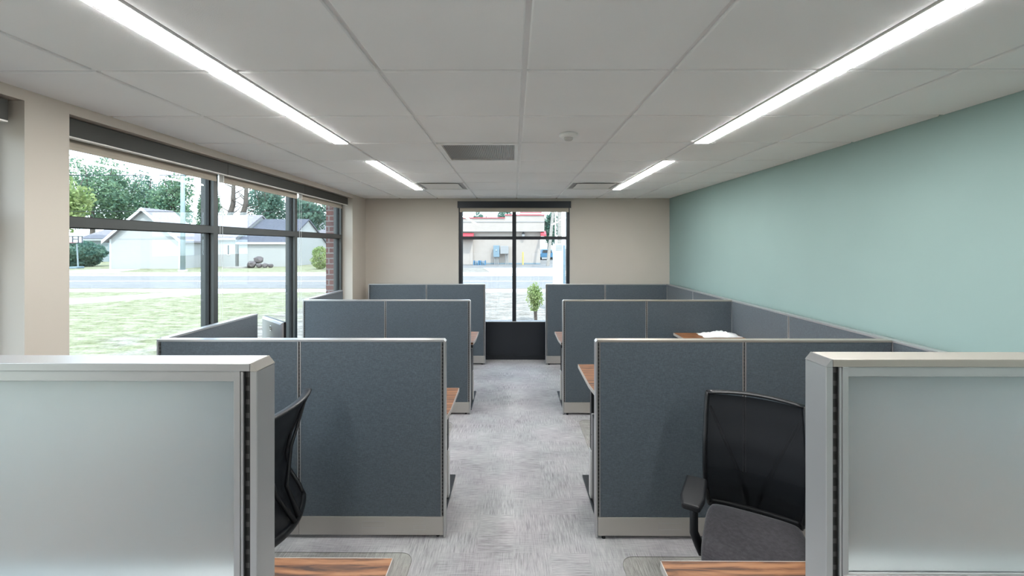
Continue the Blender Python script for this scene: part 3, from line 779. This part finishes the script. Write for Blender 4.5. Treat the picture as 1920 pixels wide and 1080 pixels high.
lg.build('emblem', M['chrome'], t)
MB().box(-0.035, 0.035, -0.035, -0.0105, 0.012, 0.30).build('stand_neck', M['monitor'], t, bevel=0.004)
MB().box(-0.12, 0.12, -0.12, 0.06, 0.0, 0.012).build('stand_base', M['monitor'], t, bevel=0.004)

random.seed(4)
bg = MB(); nu, nv = 30, 16
for top in (1,):
    rows = []
    for j in range(nv+1):
        row = []
        for i in range(nu+1):
            u, v = -1+2*i/nu, -1+2*j/nv
            r = min(1, (abs(u)**3+abs(v)**3)**(1/3))
            h = 0.042*(1-r**2.5)**0.8 * (0.75+0.25*math.sin(7*u+3*v)) + random.uniform(-0.003, 0.003)*(1-r) + 0.004*math.sin(19*u-11*v)*(1-r)
            row.append(bg.bm.verts.new((u*0.185*(1+0.05*math.sin(6*v)), v*0.10*(1+0.06*math.sin(5*u)), max(0.003, h+0.003))))
        rows.append(row)
    for j in range(nv):
        for i in range(nu): bg.bm.faces.new([rows[j][i], rows[j][i+1], rows[j+1][i+1], rows[j+1][i]])
    lo = [[bg.bm.verts.new((q.co.x, q.co.y, 0.001)) for q in r_] for r_ in rows]
    for j in range(nv):
        for i in range(nu): bg.bm.faces.new([lo[j][i], lo[j+1][i], lo[j+1][i+1], lo[j][i+1]])
    ring_t = rows[0] + [r_[nu] for r_ in rows[1:]] + rows[nv][-2::-1] + [r_[0] for r_ in rows[-2:0:-1]]
    ring_b = lo[0] + [r_[nu] for r_ in lo[1:]] + lo[nv][-2::-1] + [r_[0] for r_ in lo[-2:0:-1]]
    for i in range(len(ring_t)):
        k = (i+1) % len(ring_t); bg.bm.faces.new([ring_t[i], ring_b[i], ring_b[k], ring_t[k]])
M['bag'] = mat('bag_plastic', (0.80, 0.81, 0.82), 0.3)
o = bg.build('plastic_bag', M['bag'], smooth=True); o.location = (2.045, 4.165, 0.858)
tag(o, 'crumpled white plastic bag lying on the raised walnut desk return', 'plastic bag')

# ------------------------------------------------------------------ outdoors
def leaves(m, center, rad, n, size, seed, clumps=14):
    rnd = random.Random(seed); c0 = Vector(center); R = Vector(rad)
    cl = []
    for _ in range(clumps):
        while True:
            p = Vector((rnd.uniform(-1, 1), rnd.uniform(-1, 1), rnd.uniform(-1, 1)))
            if p.length <= 1: break
        cl.append(Vector((p.x*R.x*0.75, p.y*R.y*0.75, p.z*R.z*0.75)))
    for _ in range(n):
        c = rnd.choice(cl); d = Vector((rnd.gauss(0, 1), rnd.gauss(0, 1), rnd.gauss(0, 1))).normalized() * rnd.uniform(0.3, 1)**0.5
        p = c0 + c + Vector((d.x*R.x, d.y*R.y, d.z*R.z))*0.36
        a = Vector((rnd.gauss(0, 1), rnd.gauss(0, 1), rnd.gauss(0, 1))).normalized()
        b = a.cross(Vector((rnd.gauss(0, 1), rnd.gauss(0, 1), rnd.gauss(0, 1)))).normalized()
        s = size*rnd.uniform(0.6, 1.3)
        if p.z < GZ + 0.02: p.z = GZ + 0.05 + s
        m.quad(p-a*s, p-b*s*0.6, p+a*s, p+b*s*0.6)
    return cl
def tree(label, px, Y, top_py, half_px, n=2600, mt='leaf_mid', size=0.28, bot_py=None, seed=1, cat='tree', trunk=0.2, name='leafy_tree', clumps=16, ztrunk=None):
    x = X(px, Y); zt = Z(top_py, Y); r = half_px*Y/F
    zb = Z(bot_py, Y) if bot_py else max(GZ+0.1, zt-2.4*r)
    t = thing(name, label, cat, (x, Y, GZ)); off = t.location
    cz = (zt+zb)/2
    tr = MB(); rnd = random.Random(seed)
    tr.tube([(x, Y, GZ), (x+0.1, Y, GZ+(cz-GZ)*0.5), (x-0.05, Y, cz)], [trunk, trunk*0.8, trunk*0.55], 8)
    for k in range(5):
        a = 2*PI*k/5+rnd.random()
        tr.tube([(x, Y, GZ+(cz-GZ)*0.75), (x+math.cos(a)*r*0.35, Y+math.sin(a)*r*0.35, cz+0.1*r), (x+math.cos(a)*r*0.65, Y+math.sin(a)*r*0.65, cz+(zt-cz)*0.6)], [trunk*0.45, trunk*0.3, trunk*0.1], 6)
    tr.build('trunk', M['bark'], t, off=off)
    m = MB(); leaves(m, (x, Y, cz), (r, r, (zt-zb)/2), n, size, seed, clumps)
    m.build('foliage', M[mt], t, off=off, recalc=False)
    return t
# ground
gmesh = MB()
gmesh.prism([(-160, -30), (-2.53, -30), (-2.53, 6.65), (60, 6.65), (60, 260), (-160, 260)], GZ-0.3, GZ)
tag(gmesh.build('lawn', M['ground']), 'patchy green and straw-coloured lawn around the building', 'lawn', kind='structure')
def slab(name, label, cat, pts, m, z, parent=None):
    o = MB().prism(pts, GZ-0.05, GZ+z).build(name, M[m], parent)
    if label: tag(o, label, cat, kind='structure')
    return o
slab('road', 'grey asphalt road running across behind the lawn', 'road', [(-90, 18.6), (55, 18.6), (55, 26.0), (-90, 26.0)], 'asphalt', 0.010)
for yy in (22.2,): slab('road_marking', 'thin white line along the middle of the road', 'road marking', [(-90, yy), (55, yy), (55, yy+0.18), (-90, yy+0.18)], 'roadline', 0.014)
slab('sidewalk', 'near pale sidewalk strip along the closer edge of the road', 'sidewalk', [(-90, 17.0), (55, 17.0), (55, 18.2), (-90, 18.2)], 'concrete', 0.02)
slab('curb', 'pale concrete curb on the far edge of the road', 'curb', [(-90, 26.0), (55, 26.0), (55, 26.5), (-90, 26.5)], 'concrete', 0.08)
slab('sidewalk', 'far pale sidewalk strip beyond the road', 'sidewalk', [(-90, 28.3), (55, 28.3), (55, 29.5), (-90, 29.5)], 'concrete', 0.02)
slab('footpath', 'pale path crossing the lawn diagonally to the road sidewalk', 'path', [(-22.5, 12.4), (-14.3, 13.4), (-12.2, 16.2), (-10.5, 17.05), (-13.8, 17.05), (-15.6, 14.9), (-22.5, 13.8)], 'concrete', 0.018)
slab('parking_lot', 'grey paved lot in front of the cream building', 'pavement', [(-12, 36), (30, 36), (30, 90), (-12, 90)], 'asphalt', 0.008)
slab('driveway', 'pale driveway apron between the road and the cream building', 'driveway', [(-1.6, 29.5), (4.2, 29.5), (3.4, 36), (-2.6, 36)], 'concrete', 0.012)
slab('driveway', 'pale worn driveway left of the white gabled garage', 'driveway', [(-34.5, 29.5), (-28.5, 29.5), (-30.5, 33.9), (-33.4, 33.9)], 'concrete', 0.012)

# houses
def gable_house(name, label, x0, x1, y0, y1, ze, zp, wall, roof, gable_front=True, over=0.35, windows=(), doors=(), ridge_z=None):
    t = thing(name, label, 'house', ((x0+x1)/2, y0, GZ)); off = t.location
    xm = (x0+x1)/2
    w = MB()
    if gable_front:
        w.prism([(x0, GZ), (x1, GZ), (x1, ze), (xm, zp), (x0, ze)], y0, y1, 'y')
    else:
        ym = (y0+y1)/2
        w.prism([(y0, GZ), (y1, GZ), (y1, ze), (ym, zp), (y0, ze)], x0, x1, 'x')
    w.build('walls', M[wall], t, off=off)
    r = MB(); th = 0.15
    if gable_front:
        for s, xa in ((-1, x0), (1, x1)):
            sl = (zp-ze)/(abs(xm-xa)); xe = xa+s*over; zq = ze-over*sl
            r.prism([(xe, zq+0.01), (xm, zp+0.01), (xm, zp+0.01+th), (xe, zq+0.01+th)], y0-over, y1+over, 'y')
    else:
        ym = (y0+y1)/2
        for s, ya in ((-1, y0), (1, y1)):
            sl = (zp-ze)/(abs(ym-ya)); ye = ya+s*over; zq = ze-over*sl
            r.prism([(ye, zq+0.01), (ym, zp+0.01), (ym, zp+0.01+th), (ye, zq+0.01+th)], x0-over, x1+over, 'x')
    r.build('roof', M[roof], t, off=off)
    tr = MB()
    if gable_front:
        for s, xa in ((-1, x0), (1, x1)):
            sl = (zp-ze)/(abs(xm-xa)); xe = xa+s*over; zq = ze-over*sl
            tr.prism([(xe, zq-0.08), (xm, zp-0.08), (xm, zp+0.18), (xe, zq+0.18)], y0-over-0.04, y0-over, 'y')
        tr.box(x0-0.02, x0+0.12, y0-0.03, y0, GZ, ze).box(x1-0.12, x1+0.02, y0-0.03, y0, GZ, ze)
    else:
        tr.box(x0-over, x1+over, y0-over-0.12, y0-over, ze-over*0.5-0.05, ze-over*0.5+0.13)
    tr.build('fascia_trim', M['trimwhite'], t, off=off)
    for (a, b, z0, z1) in windows:
        f = MB().box(a, b, y0-0.05, y0, z0, z1).build('window', M['trimwhite'], t, off=off)
        MB().box(a+0.08, b-0.08, y0-0.06, y0-0.05, z0+0.08, z1-0.08).build('pane', M['screen'], f, off=off)
    for (a, b, z0, z1) in doors:
        f = MB().box(a, b, y0-0.06, y0, z0, z1).build('garage_door', M['trimwhite'], t, off=off)
    return t
gable_house('gabled_garage', 'white-sided garage with a pointed gable facing the road', X(202, 34.5), X(335, 34.5), 34.5, 37.0, 2.30, 4.75, 'siding', 'shingle')
gable_house('ranch_house', 'long low white house with grey shingle roof right of the gabled garage', X(338, 38)+0.2, X(439, 38), 38, 46, 2.40, 4.70, 'siding', 'shingle', False, windows=[(X(424, 38), X(430, 38), 0.9, 1.9)], doors=[(X(342, 38), X(369, 38), GZ+0.02, 2.05)], over=0.13)
gable_house('blue_roofed_house', 'low white house under a dark blue-grey roof seen through the middle pane', X(446, 38), X(536, 38), 38, 46, 2.02, 4.3, 'siding', 'shingle_dark', False, over=0.13)
gable_house('distant_white_house', 'small white house with one narrow window under the trees', X(560, 60), X(588, 60), 60, 68, 3.6, 5.8, 'siding', 'shingle', True, windows=[(X(573, 60), X(577.5, 60), 1.2, 2.4)])
gable_house('metal_shed', 'pale ribbed metal shed behind the round bush', X(150, 50), X(199, 50), 50, 58, 2.6, 4.0, 'shedmetal', 'shingle', False)

# hoop
xh = X(139.5, 35)
t = thing('basketball_hoop', 'portable basketball hoop beside the round bush across the road', 'basketball hoop', (xh, 35, GZ)); off = t.location
MB().box(xh-0.35, xh+0.35, 34.6, 35.3, GZ, GZ+0.16).build('base', M['boxblue'], t, off=off, bevel=0.04)
MB().tube([(xh, 35.1, GZ+0.1), (xh, 35.0, 1.9)], 0.05, 10).build('pole', M['polemetal'], t, off=off)
bb = MB(); zc = Z(449, 35); a = 0.60; b = 0.31
for q in ((-a, -a+0.06, -b, b), (a-0.06, a, -b, b), (-a, a, -b, -b+0.06), (-a, a, b-0.06, b), (-0.27, -0.21, -b, b), (0.21, 0.27, -b, b), (-0.21, 0.21, 0.02, 0.07)):
    bb.box(xh+q[0], xh+q[1], 34.86, 34.90, zc+q[2], zc+q[3])
bb.build('backboard_frame', M['shingle_dark'], t, off=off)
MB().box(xh-a, xh+a, 34.905, 34.92, zc-b, zc+b).build('backboard', M['trimwhite'], t, off=off)
rg = [(xh+0.22*math.cos(2*PI*k/16), 34.6+0.22*math.sin(2*PI*k/16), zc-b+0.03) for k in range(17)]
MB().tube(rg, 0.015, 6, cap=False).build('rim', M['red'], t, off=off)
# round bush
def bush(name, label, px, Y, top_py, half_px, mt, n, size, seed, bot=None, cat='bush', taper=False):
    x = X(px, Y); zt = Z(top_py, Y); r = half_px*Y/F; zb = GZ if bot is None else bot
    t = thing(name, label, cat, (x, Y, GZ)); off = t.location
    m = MB(); rnd = random.Random(seed)
    for _ in range(n):
        d = Vector((rnd.gauss(0, 1), rnd.gauss(0, 1), rnd.gauss(0, 1))).normalized()*(rnd.uniform(0.25, 1.1) if taper else rnd.uniform(0.6, 1)**0.5)
        zc_ = (zt+zb)/2; hz = (zt-zb)/2
        kx = 1.0 + 0.16*math.sin(5*d.z+3*d.x+seed) + 0.10*math.sin(11*d.z-7*d.y) + rnd.uniform(-0.04, 0.12)
        if taper: kx *= 0.62 + 0.38*min(1, (d.z+1)/0.9)
        p = Vector((x+d.x*r*kx, Y+d.y*r*kx, max(zb+0.03, zc_+d.z*hz*(1+rnd.uniform(-0.03, 0.08)))))
        a = Vector((rnd.gauss(0, 1), rnd.gauss(0, 1), rnd.gauss(0, 1))).normalized(); b = a.cross(Vector((rnd.gauss(0, 1), rnd.gauss(0, 1), 0.3))).normalized(); s = size*rnd.uniform(0.6, 1.3)
        m.quad(p-a*s, p-b*s*0.6, p+a*s, p+b*s*0.6)
    m.build('foliage', M[mt], t, off=off, recalc=False)
    s = MB()
    for k in range(3): s.tube([(x+0.02*k, Y, GZ), (x+0.06*(k-1)*r*4, Y, (zt+zb)/2+0.2*(zt-zb))], [0.02*max(1, r*2), 0.006*max(1, r*2)], 6)
    s.build('stem', M['bark'], t, off=off)
    return t
bush('round_bush', 'large dark green rounded bush behind the basketball hoop', 146, 38, 452, 32, 'leaf_dark', 7000, 0.13, 5)
bush('flowering_bush', 'light green bush at the right side of the last left pane', 600, 34, 462, 14, 'leaf_light', 1500, 0.09, 6)
bush('young_arborvitae', 'young slim yellow-green shrub outside the far window', 1003, 10.4, 532, 14.5, 'leaf_light', 1700, 0.030, 7, bot=Z(584, 10.4), taper=True)
# rubble
for k, (px, py, r, lab) in enumerate(((470, 494, 0.36, 'stump-like brown block at the left of the debris heap across the road'), (483, 486, 0.40, 'largest dark lump on top of the debris heap across the road'), (484, 498, 0.24, 'dark round lump low in the middle of the debris heap'), (495.5, 497, 0.25, 'dark round lump second from the right in the debris heap'), (506, 498, 0.21, 'small dark lump at the right end of the debris heap'))):
    Y = 35.6 + (0.55 if k == 1 else 0.05*k); m = MB(); rnd = random.Random(k)
    res = bmesh.ops.create_icosphere(m.bm, subdivisions=2, radius=r)
    zz_ = GZ+r*0.88 + (0.32 if k == 1 else 0)
    for v in res['verts']: v.co *= rnd.uniform(0.82, 1.12); v.co.z *= 0.85
    o = m.build('rubble_stone', M['stone']); o.location = (X(px, Y), Y, zz_); tag(o, lab, 'rubble', 'debris heap across the road')
o = MB().prism([(-0.9, -0.4), (0.8, -0.4), (0.9, 0.4), (-0.4, 0.4)], 0, 0.14).build('tarp', M['polewood']); o.location = (X(441, 35.4), 35.4, GZ)
tag(o, 'low flat tan tarp left of the debris heap', 'tarp')

# trees
ts = [(110, 46, 300, 46, 'leaf_light', 'pale green tree at the left edge of the nearest left pane'),
      (168, 58, 282, 52, 'leaf_mid', 'tall mid-green tree behind the metal shed'),
      (222, 62, 300, 46, 'leaf_mid', 'mid-green tree just left of the pointed gable'),
      (272, 66, 308, 48, 'leaf_dark', 'darker tree rising directly behind the pointed gable'),
      (325, 62, 312, 40, 'leaf_mid', 'loose green tree behind the lamp pole'),
      (392, 70, 345, 26, 'leaf_mid', 'thin tree behind the first window mullion'),
      (500, 57, 338, 40, 'leaf_dark', 'dense dark tree over the blue-grey roof'),
      (578, 48, 368, 40, 'leaf_dark', 'dense tree filling the top of the last left pane')]
for k, (px, Y, tp, hp, mt, lab) in enumerate(ts):
    tree(lab, px, Y, tp, hp, 5200, mt, 0.19, bot_py=446 if k != 7 else 448, seed=20+k, trunk=0.35 if k != 7 else 0.55, clumps=26)
for k, (px, Y, tp, lab) in enumerate(((432, 50, 318, 'bare dead trunk at the left of the middle pane'), (456, 50, 330, 'bare forked dead tree right of the other dead trunk'))):
    x = X(px, Y); zt = Z(tp, Y); t = thing('bare_tree', lab, 'tree', (x, Y, GZ), 0, 'dead trees'); off = t.location
    m = MB(); rnd = random.Random(50+k)
    m.tube([(x-0.5, Y, GZ), (x-0.45, Y, 3), (x-0.3, Y, 5), (x+0.2, Y, 6.8), (x+0.3, Y, zt)], [0.5, 0.42, 0.34, 0.28, 0.14], 8)
    m.build('trunk', M['bark'], t, off=off)
    m = MB()
    for q in range(14):
        z = rnd.uniform(4, zt-0.5); s = rnd.choice((-1, 1)); l = rnd.uniform(0.8, 2.4)
        m.tube([(x, Y, z), (x+s*l*0.5, Y+rnd.uniform(-.5, .5), z+l*0.35), (x+s*l, Y+rnd.uniform(-.8, .8), z+l*rnd.uniform(0.3, 1))], [0.08, 0.05, 0.015], 6)
    m.build('branches', M['bark'], t, off=off)
for k, (px, Y, tp, hp, lab) in enumerate(((1028, 75, 392, 20, 'dark tree right of the cream building'), (905, 80, 392, 26, 'tree top showing above the low left parapet of the cream building'), (948, 84, 388, 22, 'tree top behind the stepped parapet of the cream building'))):
    tree(lab, px, Y, tp, hp, 2600, 'leaf_dark', 0.22, bot_py=462, seed=70+k, trunk=0.3)

# lamp pole, cables
xp = X(340, 31)
t = thing('street_pole', 'tall pale metal pole standing before the white houses', 'pole', (xp, 31, GZ)); off = t.location
MB().tube([(xp, 31, GZ), (xp, 31, 9.5)], [0.17, 0.11], 14).build('shaft', M['polemetal'], t, off=off, smooth=True)
MB().cyl(xp, 31, GZ, GZ+0.12, 0.3, 14).build('base_plate', M['concrete'], t, off=off)
for z, yy, lab in ((6.3, 25.0, 'higher thin overhead cable crossing the sky above the trees'), (4.75, 33, 'lower thin overhead cable just above the rooftops')):
    pts = [(-90+145*k/30, yy+31*0, z + 0.9*((k/15-1)**2)-0.3) for k in range(31)]
    tag(MB().tube(pts, 0.022, 6).build('overhead_cable', M['black']), lab, 'cable')

# cream commercial building
Yb = 43.0
t = thing('restaurant_building', 'cream one-storey restaurant building with red roof edge beyond the road', 'building', (0, Yb, GZ)); off = t.location
x0, x1, xs = X(800, Yb), X(1013, Yb), X(947, Yb)
MB().box(x0, x1, Yb, Yb+14, GZ, Z(432, Yb)).build('wall', M['stucco'], t, off=off)
MB().box(x0, X(887, Yb), Yb-0.3, Yb, GZ, Z(447, Yb)).build('side_pier', M['stucco'], t, off=off)
MB().box(x0, X(1020, Yb), Yb-0.5, Yb+14, Z(434, Yb), Z(417, Yb)).build('upper_band', M['stucco'], t, off=off)
MB().box(x0, X(1020, Yb), Yb-0.55, Yb+14, Z(417, Yb), Z(416, Yb)).box(x0, X(1020, Yb), Yb-0.55, Yb-0.5, Z(434.6, Yb), Z(434, Yb)).build('grey_band', M['boxgrey'], t, off=off)  # thin grey bands along the upper wall
MB().box(x0, xs, Yb-0.5, Yb+14, Z(416, Yb), Z(410, Yb)).box(xs, X(1020, Yb), Yb-0.5, Yb+14, Z(416, Yb), Z(404.5, Yb)).build('parapet', M['stucco'], t, off=off)
MB().box(x0, xs, Yb-0.6, Yb+14, Z(410, Yb), Z(408.4, Yb)).box(xs, X(1020.5, Yb), Yb-0.6, Yb+14, Z(404.5, Yb), Z(402.8, Yb)).build('red_coping', M['red'], t, off=off)
rb = MB()
for k in range(16):
    a = X(975, Yb)+ (X(1016, Yb)-X(975, Yb))*k/16; rb.box(a, a+0.11, Yb+0.4, Yb+0.5, Z(402.8, Yb), Z(398.5, Yb))
rb.box(X(975, Yb), X(1016, Yb), Yb+0.5, Yb+0.55, Z(402.8, Yb), Z(398.5, Yb))
rb.build('roof_screen', M['trimwhite'], t, off=off)
MB().box(X(975, Yb), X(1016, Yb), Yb+0.38, Yb+0.57, Z(398.5, Yb), Z(397.4, Yb)).build('screen_rail', M['red'], t, off=off)
MB().box(x0, x1, Yb-0.05, Yb, GZ, Z(493, Yb)).build('plinth', M['boxblue'], t, off=off)
for a, b, lab in ((X(860, Yb), X(889, Yb), 'awning'), (X(1013, Yb), X(1023, Yb), 'awning')):
    MB().prism([(Yb-0.3 if a < 0 else Yb, Z(437, Yb)), (Yb-1.3, Z(445, Yb)), (Yb-1.3, Z(449, Yb)), (Yb-0.3 if a < 0 else Yb, Z(449, Yb))] if a < 0 else [(Yb, Z(433, Yb)), (Yb-0.9, Z(440, Yb)), (Yb-0.9, Z(443, Yb)), (Yb, Z(443, Yb))], a, b, 'x').build(lab, M['red'], t, off=off)
xl = X(981, Yb)
t = thing('wall_lantern', 'small dark wall lantern on the cream restaurant wall', 'lantern', (xl, Yb, Z(440, Yb))); off = t.location
zc = Z(440, Yb)
MB().box(xl-0.05, xl+0.05, Yb-0.25, Yb-0.002, zc+0.16, zc+0.20).prism([(xl-0.18, zc+0.05), (xl+0.18, zc+0.05), (xl+0.04, zc+0.28), (xl-0.04, zc+0.28)], Yb-0.42, Yb-0.12, 'y').build('hood', M['black'], t, off=off)
MB().box(xl-0.13, xl+0.13, Yb-0.38, Yb-0.16, zc-0.3, zc+0.05).build('lamp_glass', M['boxgrey'], t, off=off)
Yu = 42.3
t = thing('electrical_cabinet', 'tall blue-grey electrical cabinet on pipes before the cream wall', 'utility box', (X(930, Yu), Yu, GZ)); off = t.location
MB().box(X(925, Yu), X(936.5, Yu), Yu, Yu+0.4, Z(482, Yu), Z(460, Yu)).build('cabinet', M['boxblue'], t, off=off, bevel=0.02)
MB().cyl(X(930.5, Yu), Yu-0.02, Z(469.5, Yu), Z(468.5, Yu), 0.07, 12).build('meter', M['trimwhite'], t, off=off)
m = MB()
for px in (927.5, 930.5, 933.5): m.cyl(X(px, Yu), Yu+0.2, GZ, Z(482, Yu), 0.05, 8)
m.build('conduit', M['boxgrey'], t, off=off)
t = thing('electrical_cabinet', 'wide pale grey utility box on two posts beside the blue-grey cabinet', 'utility box', (X(945, Yu), Yu, GZ)); off = t.location
MB().box(X(938, Yu), X(953.5, Yu), Yu, Yu+0.45, Z(476, Yu), Z(461, Yu)).build('cabinet', M['boxgrey'], t, off=off, bevel=0.02)
m = MB()
for px in (948.5, 952): m.cyl(X(px, Yu), Yu+0.2, GZ, Z(476, Yu), 0.05, 8)
m.build('post', M['boxgrey'], t, off=off)
Yp = 41.4
for k, px in enumerate((893.5, 905.5)):
    t = thing('pallet_stack', ['left of two blue pallet stacks by the cream wall', 'right of two blue pallet stacks by the cream wall'][k], 'pallets', (X(px, Yp), Yp, GZ), 0, 'blue pallets'); 
    m = MB()
    for q in range(4): m.box(-0.28, 0.28, -0.4, 0.4, 0.01+q*0.11, 0.035+q*0.11).box(-0.28, -0.2, -0.4, 0.4, 0.035+q*0.11, 0.12+q*0.11).box(0.2, 0.28, -0.4, 0.4, 0.035+q*0.11, 0.12+q*0.11)
    m.build('slats', M['palletblue'], t)
o = MB().lathe([(0.085, 0), (0.085, 1.25), (0.06, 1.30), (0.02, 1.32)], n=14).build('bollard', M['yellow']); o.location = (X(980.5, 41.6), 41.6, GZ)
tag(o, 'slim yellow bollard before the cream wall', 'bollard')
# car beyond
Yc = 56; xc = X(1026, Yc)
t = thing('parked_car', 'blue-grey car partly seen behind the leaning utility pole', 'car', (xc, Yc, GZ))
MB().prism([(-0.9, 0.35), (0.9, 0.35), (0.92, 0.85), (0.72, 0.95), (0.58, 1.42), (-0.58, 1.42), (-0.72, 0.95), (-0.92, 0.85)], 0, 4.2, 'y').build('body', M['palletblue'], t, bevel=0.06)
MB().prism([(-0.64, 0.97), (0.64, 0.97), (0.52, 1.35), (-0.52, 1.35)], -0.02, 0, 'y').build('windshield', M['screen'], t)
for sx in (-0.8, 0.8):
    for sy in (0.8, 3.4): MB().tube([(sx-0.1, sy, 0.33), (sx+0.1, sy, 0.33)], 0.33, 16).build('wheel', M['black'], t)
# poles at right
Yq = 39.5
o = MB().tube([(X(1027, Yq), Yq, GZ), (X(1036.5, Yq), Yq, Z(400, Yq)), (X(1041, Yq), Yq, Z(370, Yq))], [0.16, 0.14, 0.13], 12).build('utility_pole', M['polewood'])
tag(o, 'leaning wooden utility pole right of the cream building', 'utility pole')
Yq = 34
for px, r, lab, mt in ((1041.5, 0.07, 'thin pale upright pole between the leaning pole and the thick pole', 'trimwhite'), (1049, 0.19, 'thick pale upright utility pole at the right of the far window', 'polewood')):
    o = MB().tube([(X(px, Yq), Yq, GZ), (X(px, Yq), Yq, Z(350, Yq))], [r, r*0.85], 14).build('utility_pole', M[mt]); tag(o, lab, 'utility pole')
Ys = 12.0; xa, xb = X(1038.5, Ys), X(1060, Ys)
t = thing('utility_kiosk', 'white louvred utility kiosk outside the right half of the far window', 'utility kiosk', ((xa+xb)/2, Ys, GZ)); off = t.location
MB().box(xa, xb, Ys, Ys+0.35, GZ, Z(457, Ys)).build('housing', M['trimwhite'], t, off=off, bevel=0.008)
m = MB()
for k in range(7): m.box(xa+0.05, X(1054, Ys), Ys-0.008, Ys, Z(470, Ys)+k*0.026, Z(470, Ys)+k*0.026+0.012)
m.build('louvre', M['boxgrey'], t, off=off)
MB().box(xa+0.06, X(1054, Ys), Ys-0.012, Ys, 0.1, Z(472, Ys)).build('door', M['white'], t, off=off, bevel=0.004)
MB().box(X(1056, Ys), xb, Ys-0.012, Ys, 0.0, Z(460, Ys)).build('side_panel', M['boxblue'], t, off=off)

# brick skin of our building, seen past the last pane
b = MB().box(-2.64, -2.516, W2[1], YF+0.38, GZ, 3.2)
struct(b.build('trim_1', M['brick']))
b = MB().box(-2.64, -2.516, W1[1], W2[0], GZ, 3.2)
struct(b.build('trim_2', M['brick']))
b = MB().box(-2.64, -2.516, W2[0], W2[1], 2.50, 3.2)
struct(b.build('trim_3', M['brick']))
b = MB().box(XL-0.37, XR+0.37, YB-0.37, YF+0.38, CH+0.152, 3.2)
struct(b.build('trim_4', M['brick']))

# ------------------------------------------------------------------ light
w = bpy.data.worlds.new('World'); bpy.context.scene.world = w; w.use_nodes = True
N, L = w.node_tree.nodes, w.node_tree.links; bgd = N['Background']
tc = N.new('ShaderNodeTexCoord'); sp = N.new('ShaderNodeSeparateXYZ'); L.new(tc.outputs['Generated'], sp.inputs[0])
cn = N.new('ShaderNodeTexNoise'); cn.inputs['Scale'].default_value = 2.5; cn.inputs['Detail'].default_value = 5; L.new(tc.outputs['Generated'], cn.inputs['Vector'])
sky = ramp(N, L, sp.outputs['Z'], [(0.0, (0.80, 0.89, 1.0)), (0.25, (0.68, 0.82, 1.0)), (1.0, (0.42, 0.62, 0.95))])
cl = ramp(N, L, cn.outputs['Fac'], [(0.45, (0, 0, 0)), (0.65, (0.8, 0.8, 0.8))])
L.new(mixc(N, L, cl, sky, (0.90, 0.95, 1.0)), bgd.inputs['Color'])
bgd.inputs['Strength'].default_value = 3.7
sl = bpy.data.lights.new('sun', 'SUN'); sl.energy = 3.2; sl.angle = math.radians(1.0); sl.color = (1.0, 0.95, 0.87)
so = bpy.data.objects.new('sun', sl); C.objects.link(so)
d = Vector((0.25, -0.55, 0.80))
so.rotation_euler = d.to_track_quat('Z', 'Y').to_euler()

# ------------------------------------------------------------------ camera
cd = bpy.data.cameras.new('camera'); cam = bpy.data.objects.new('camera', cd); C.objects.link(cam)
cd.sensor_width = 36; cd.sensor_fit = 'HORIZONTAL'; cd.lens = F/1920*36
cam.location = (0, 0, CAMZ); cam.rotation_euler = (PI/2, 0, YAW)
cd.shift_x = 1.3/1920; cd.shift_y = -79/1920; cd.clip_start = 0.05; cd.clip_end = 500
S = bpy.context.scene; S.camera = cam
S.view_settings.view_transform = 'Standard'; S.view_settings.look = 'None'
S.view_settings.exposure = 0.75; S.view_settings.gamma = 1.0; S.view_settings.use_curve_mapping = False
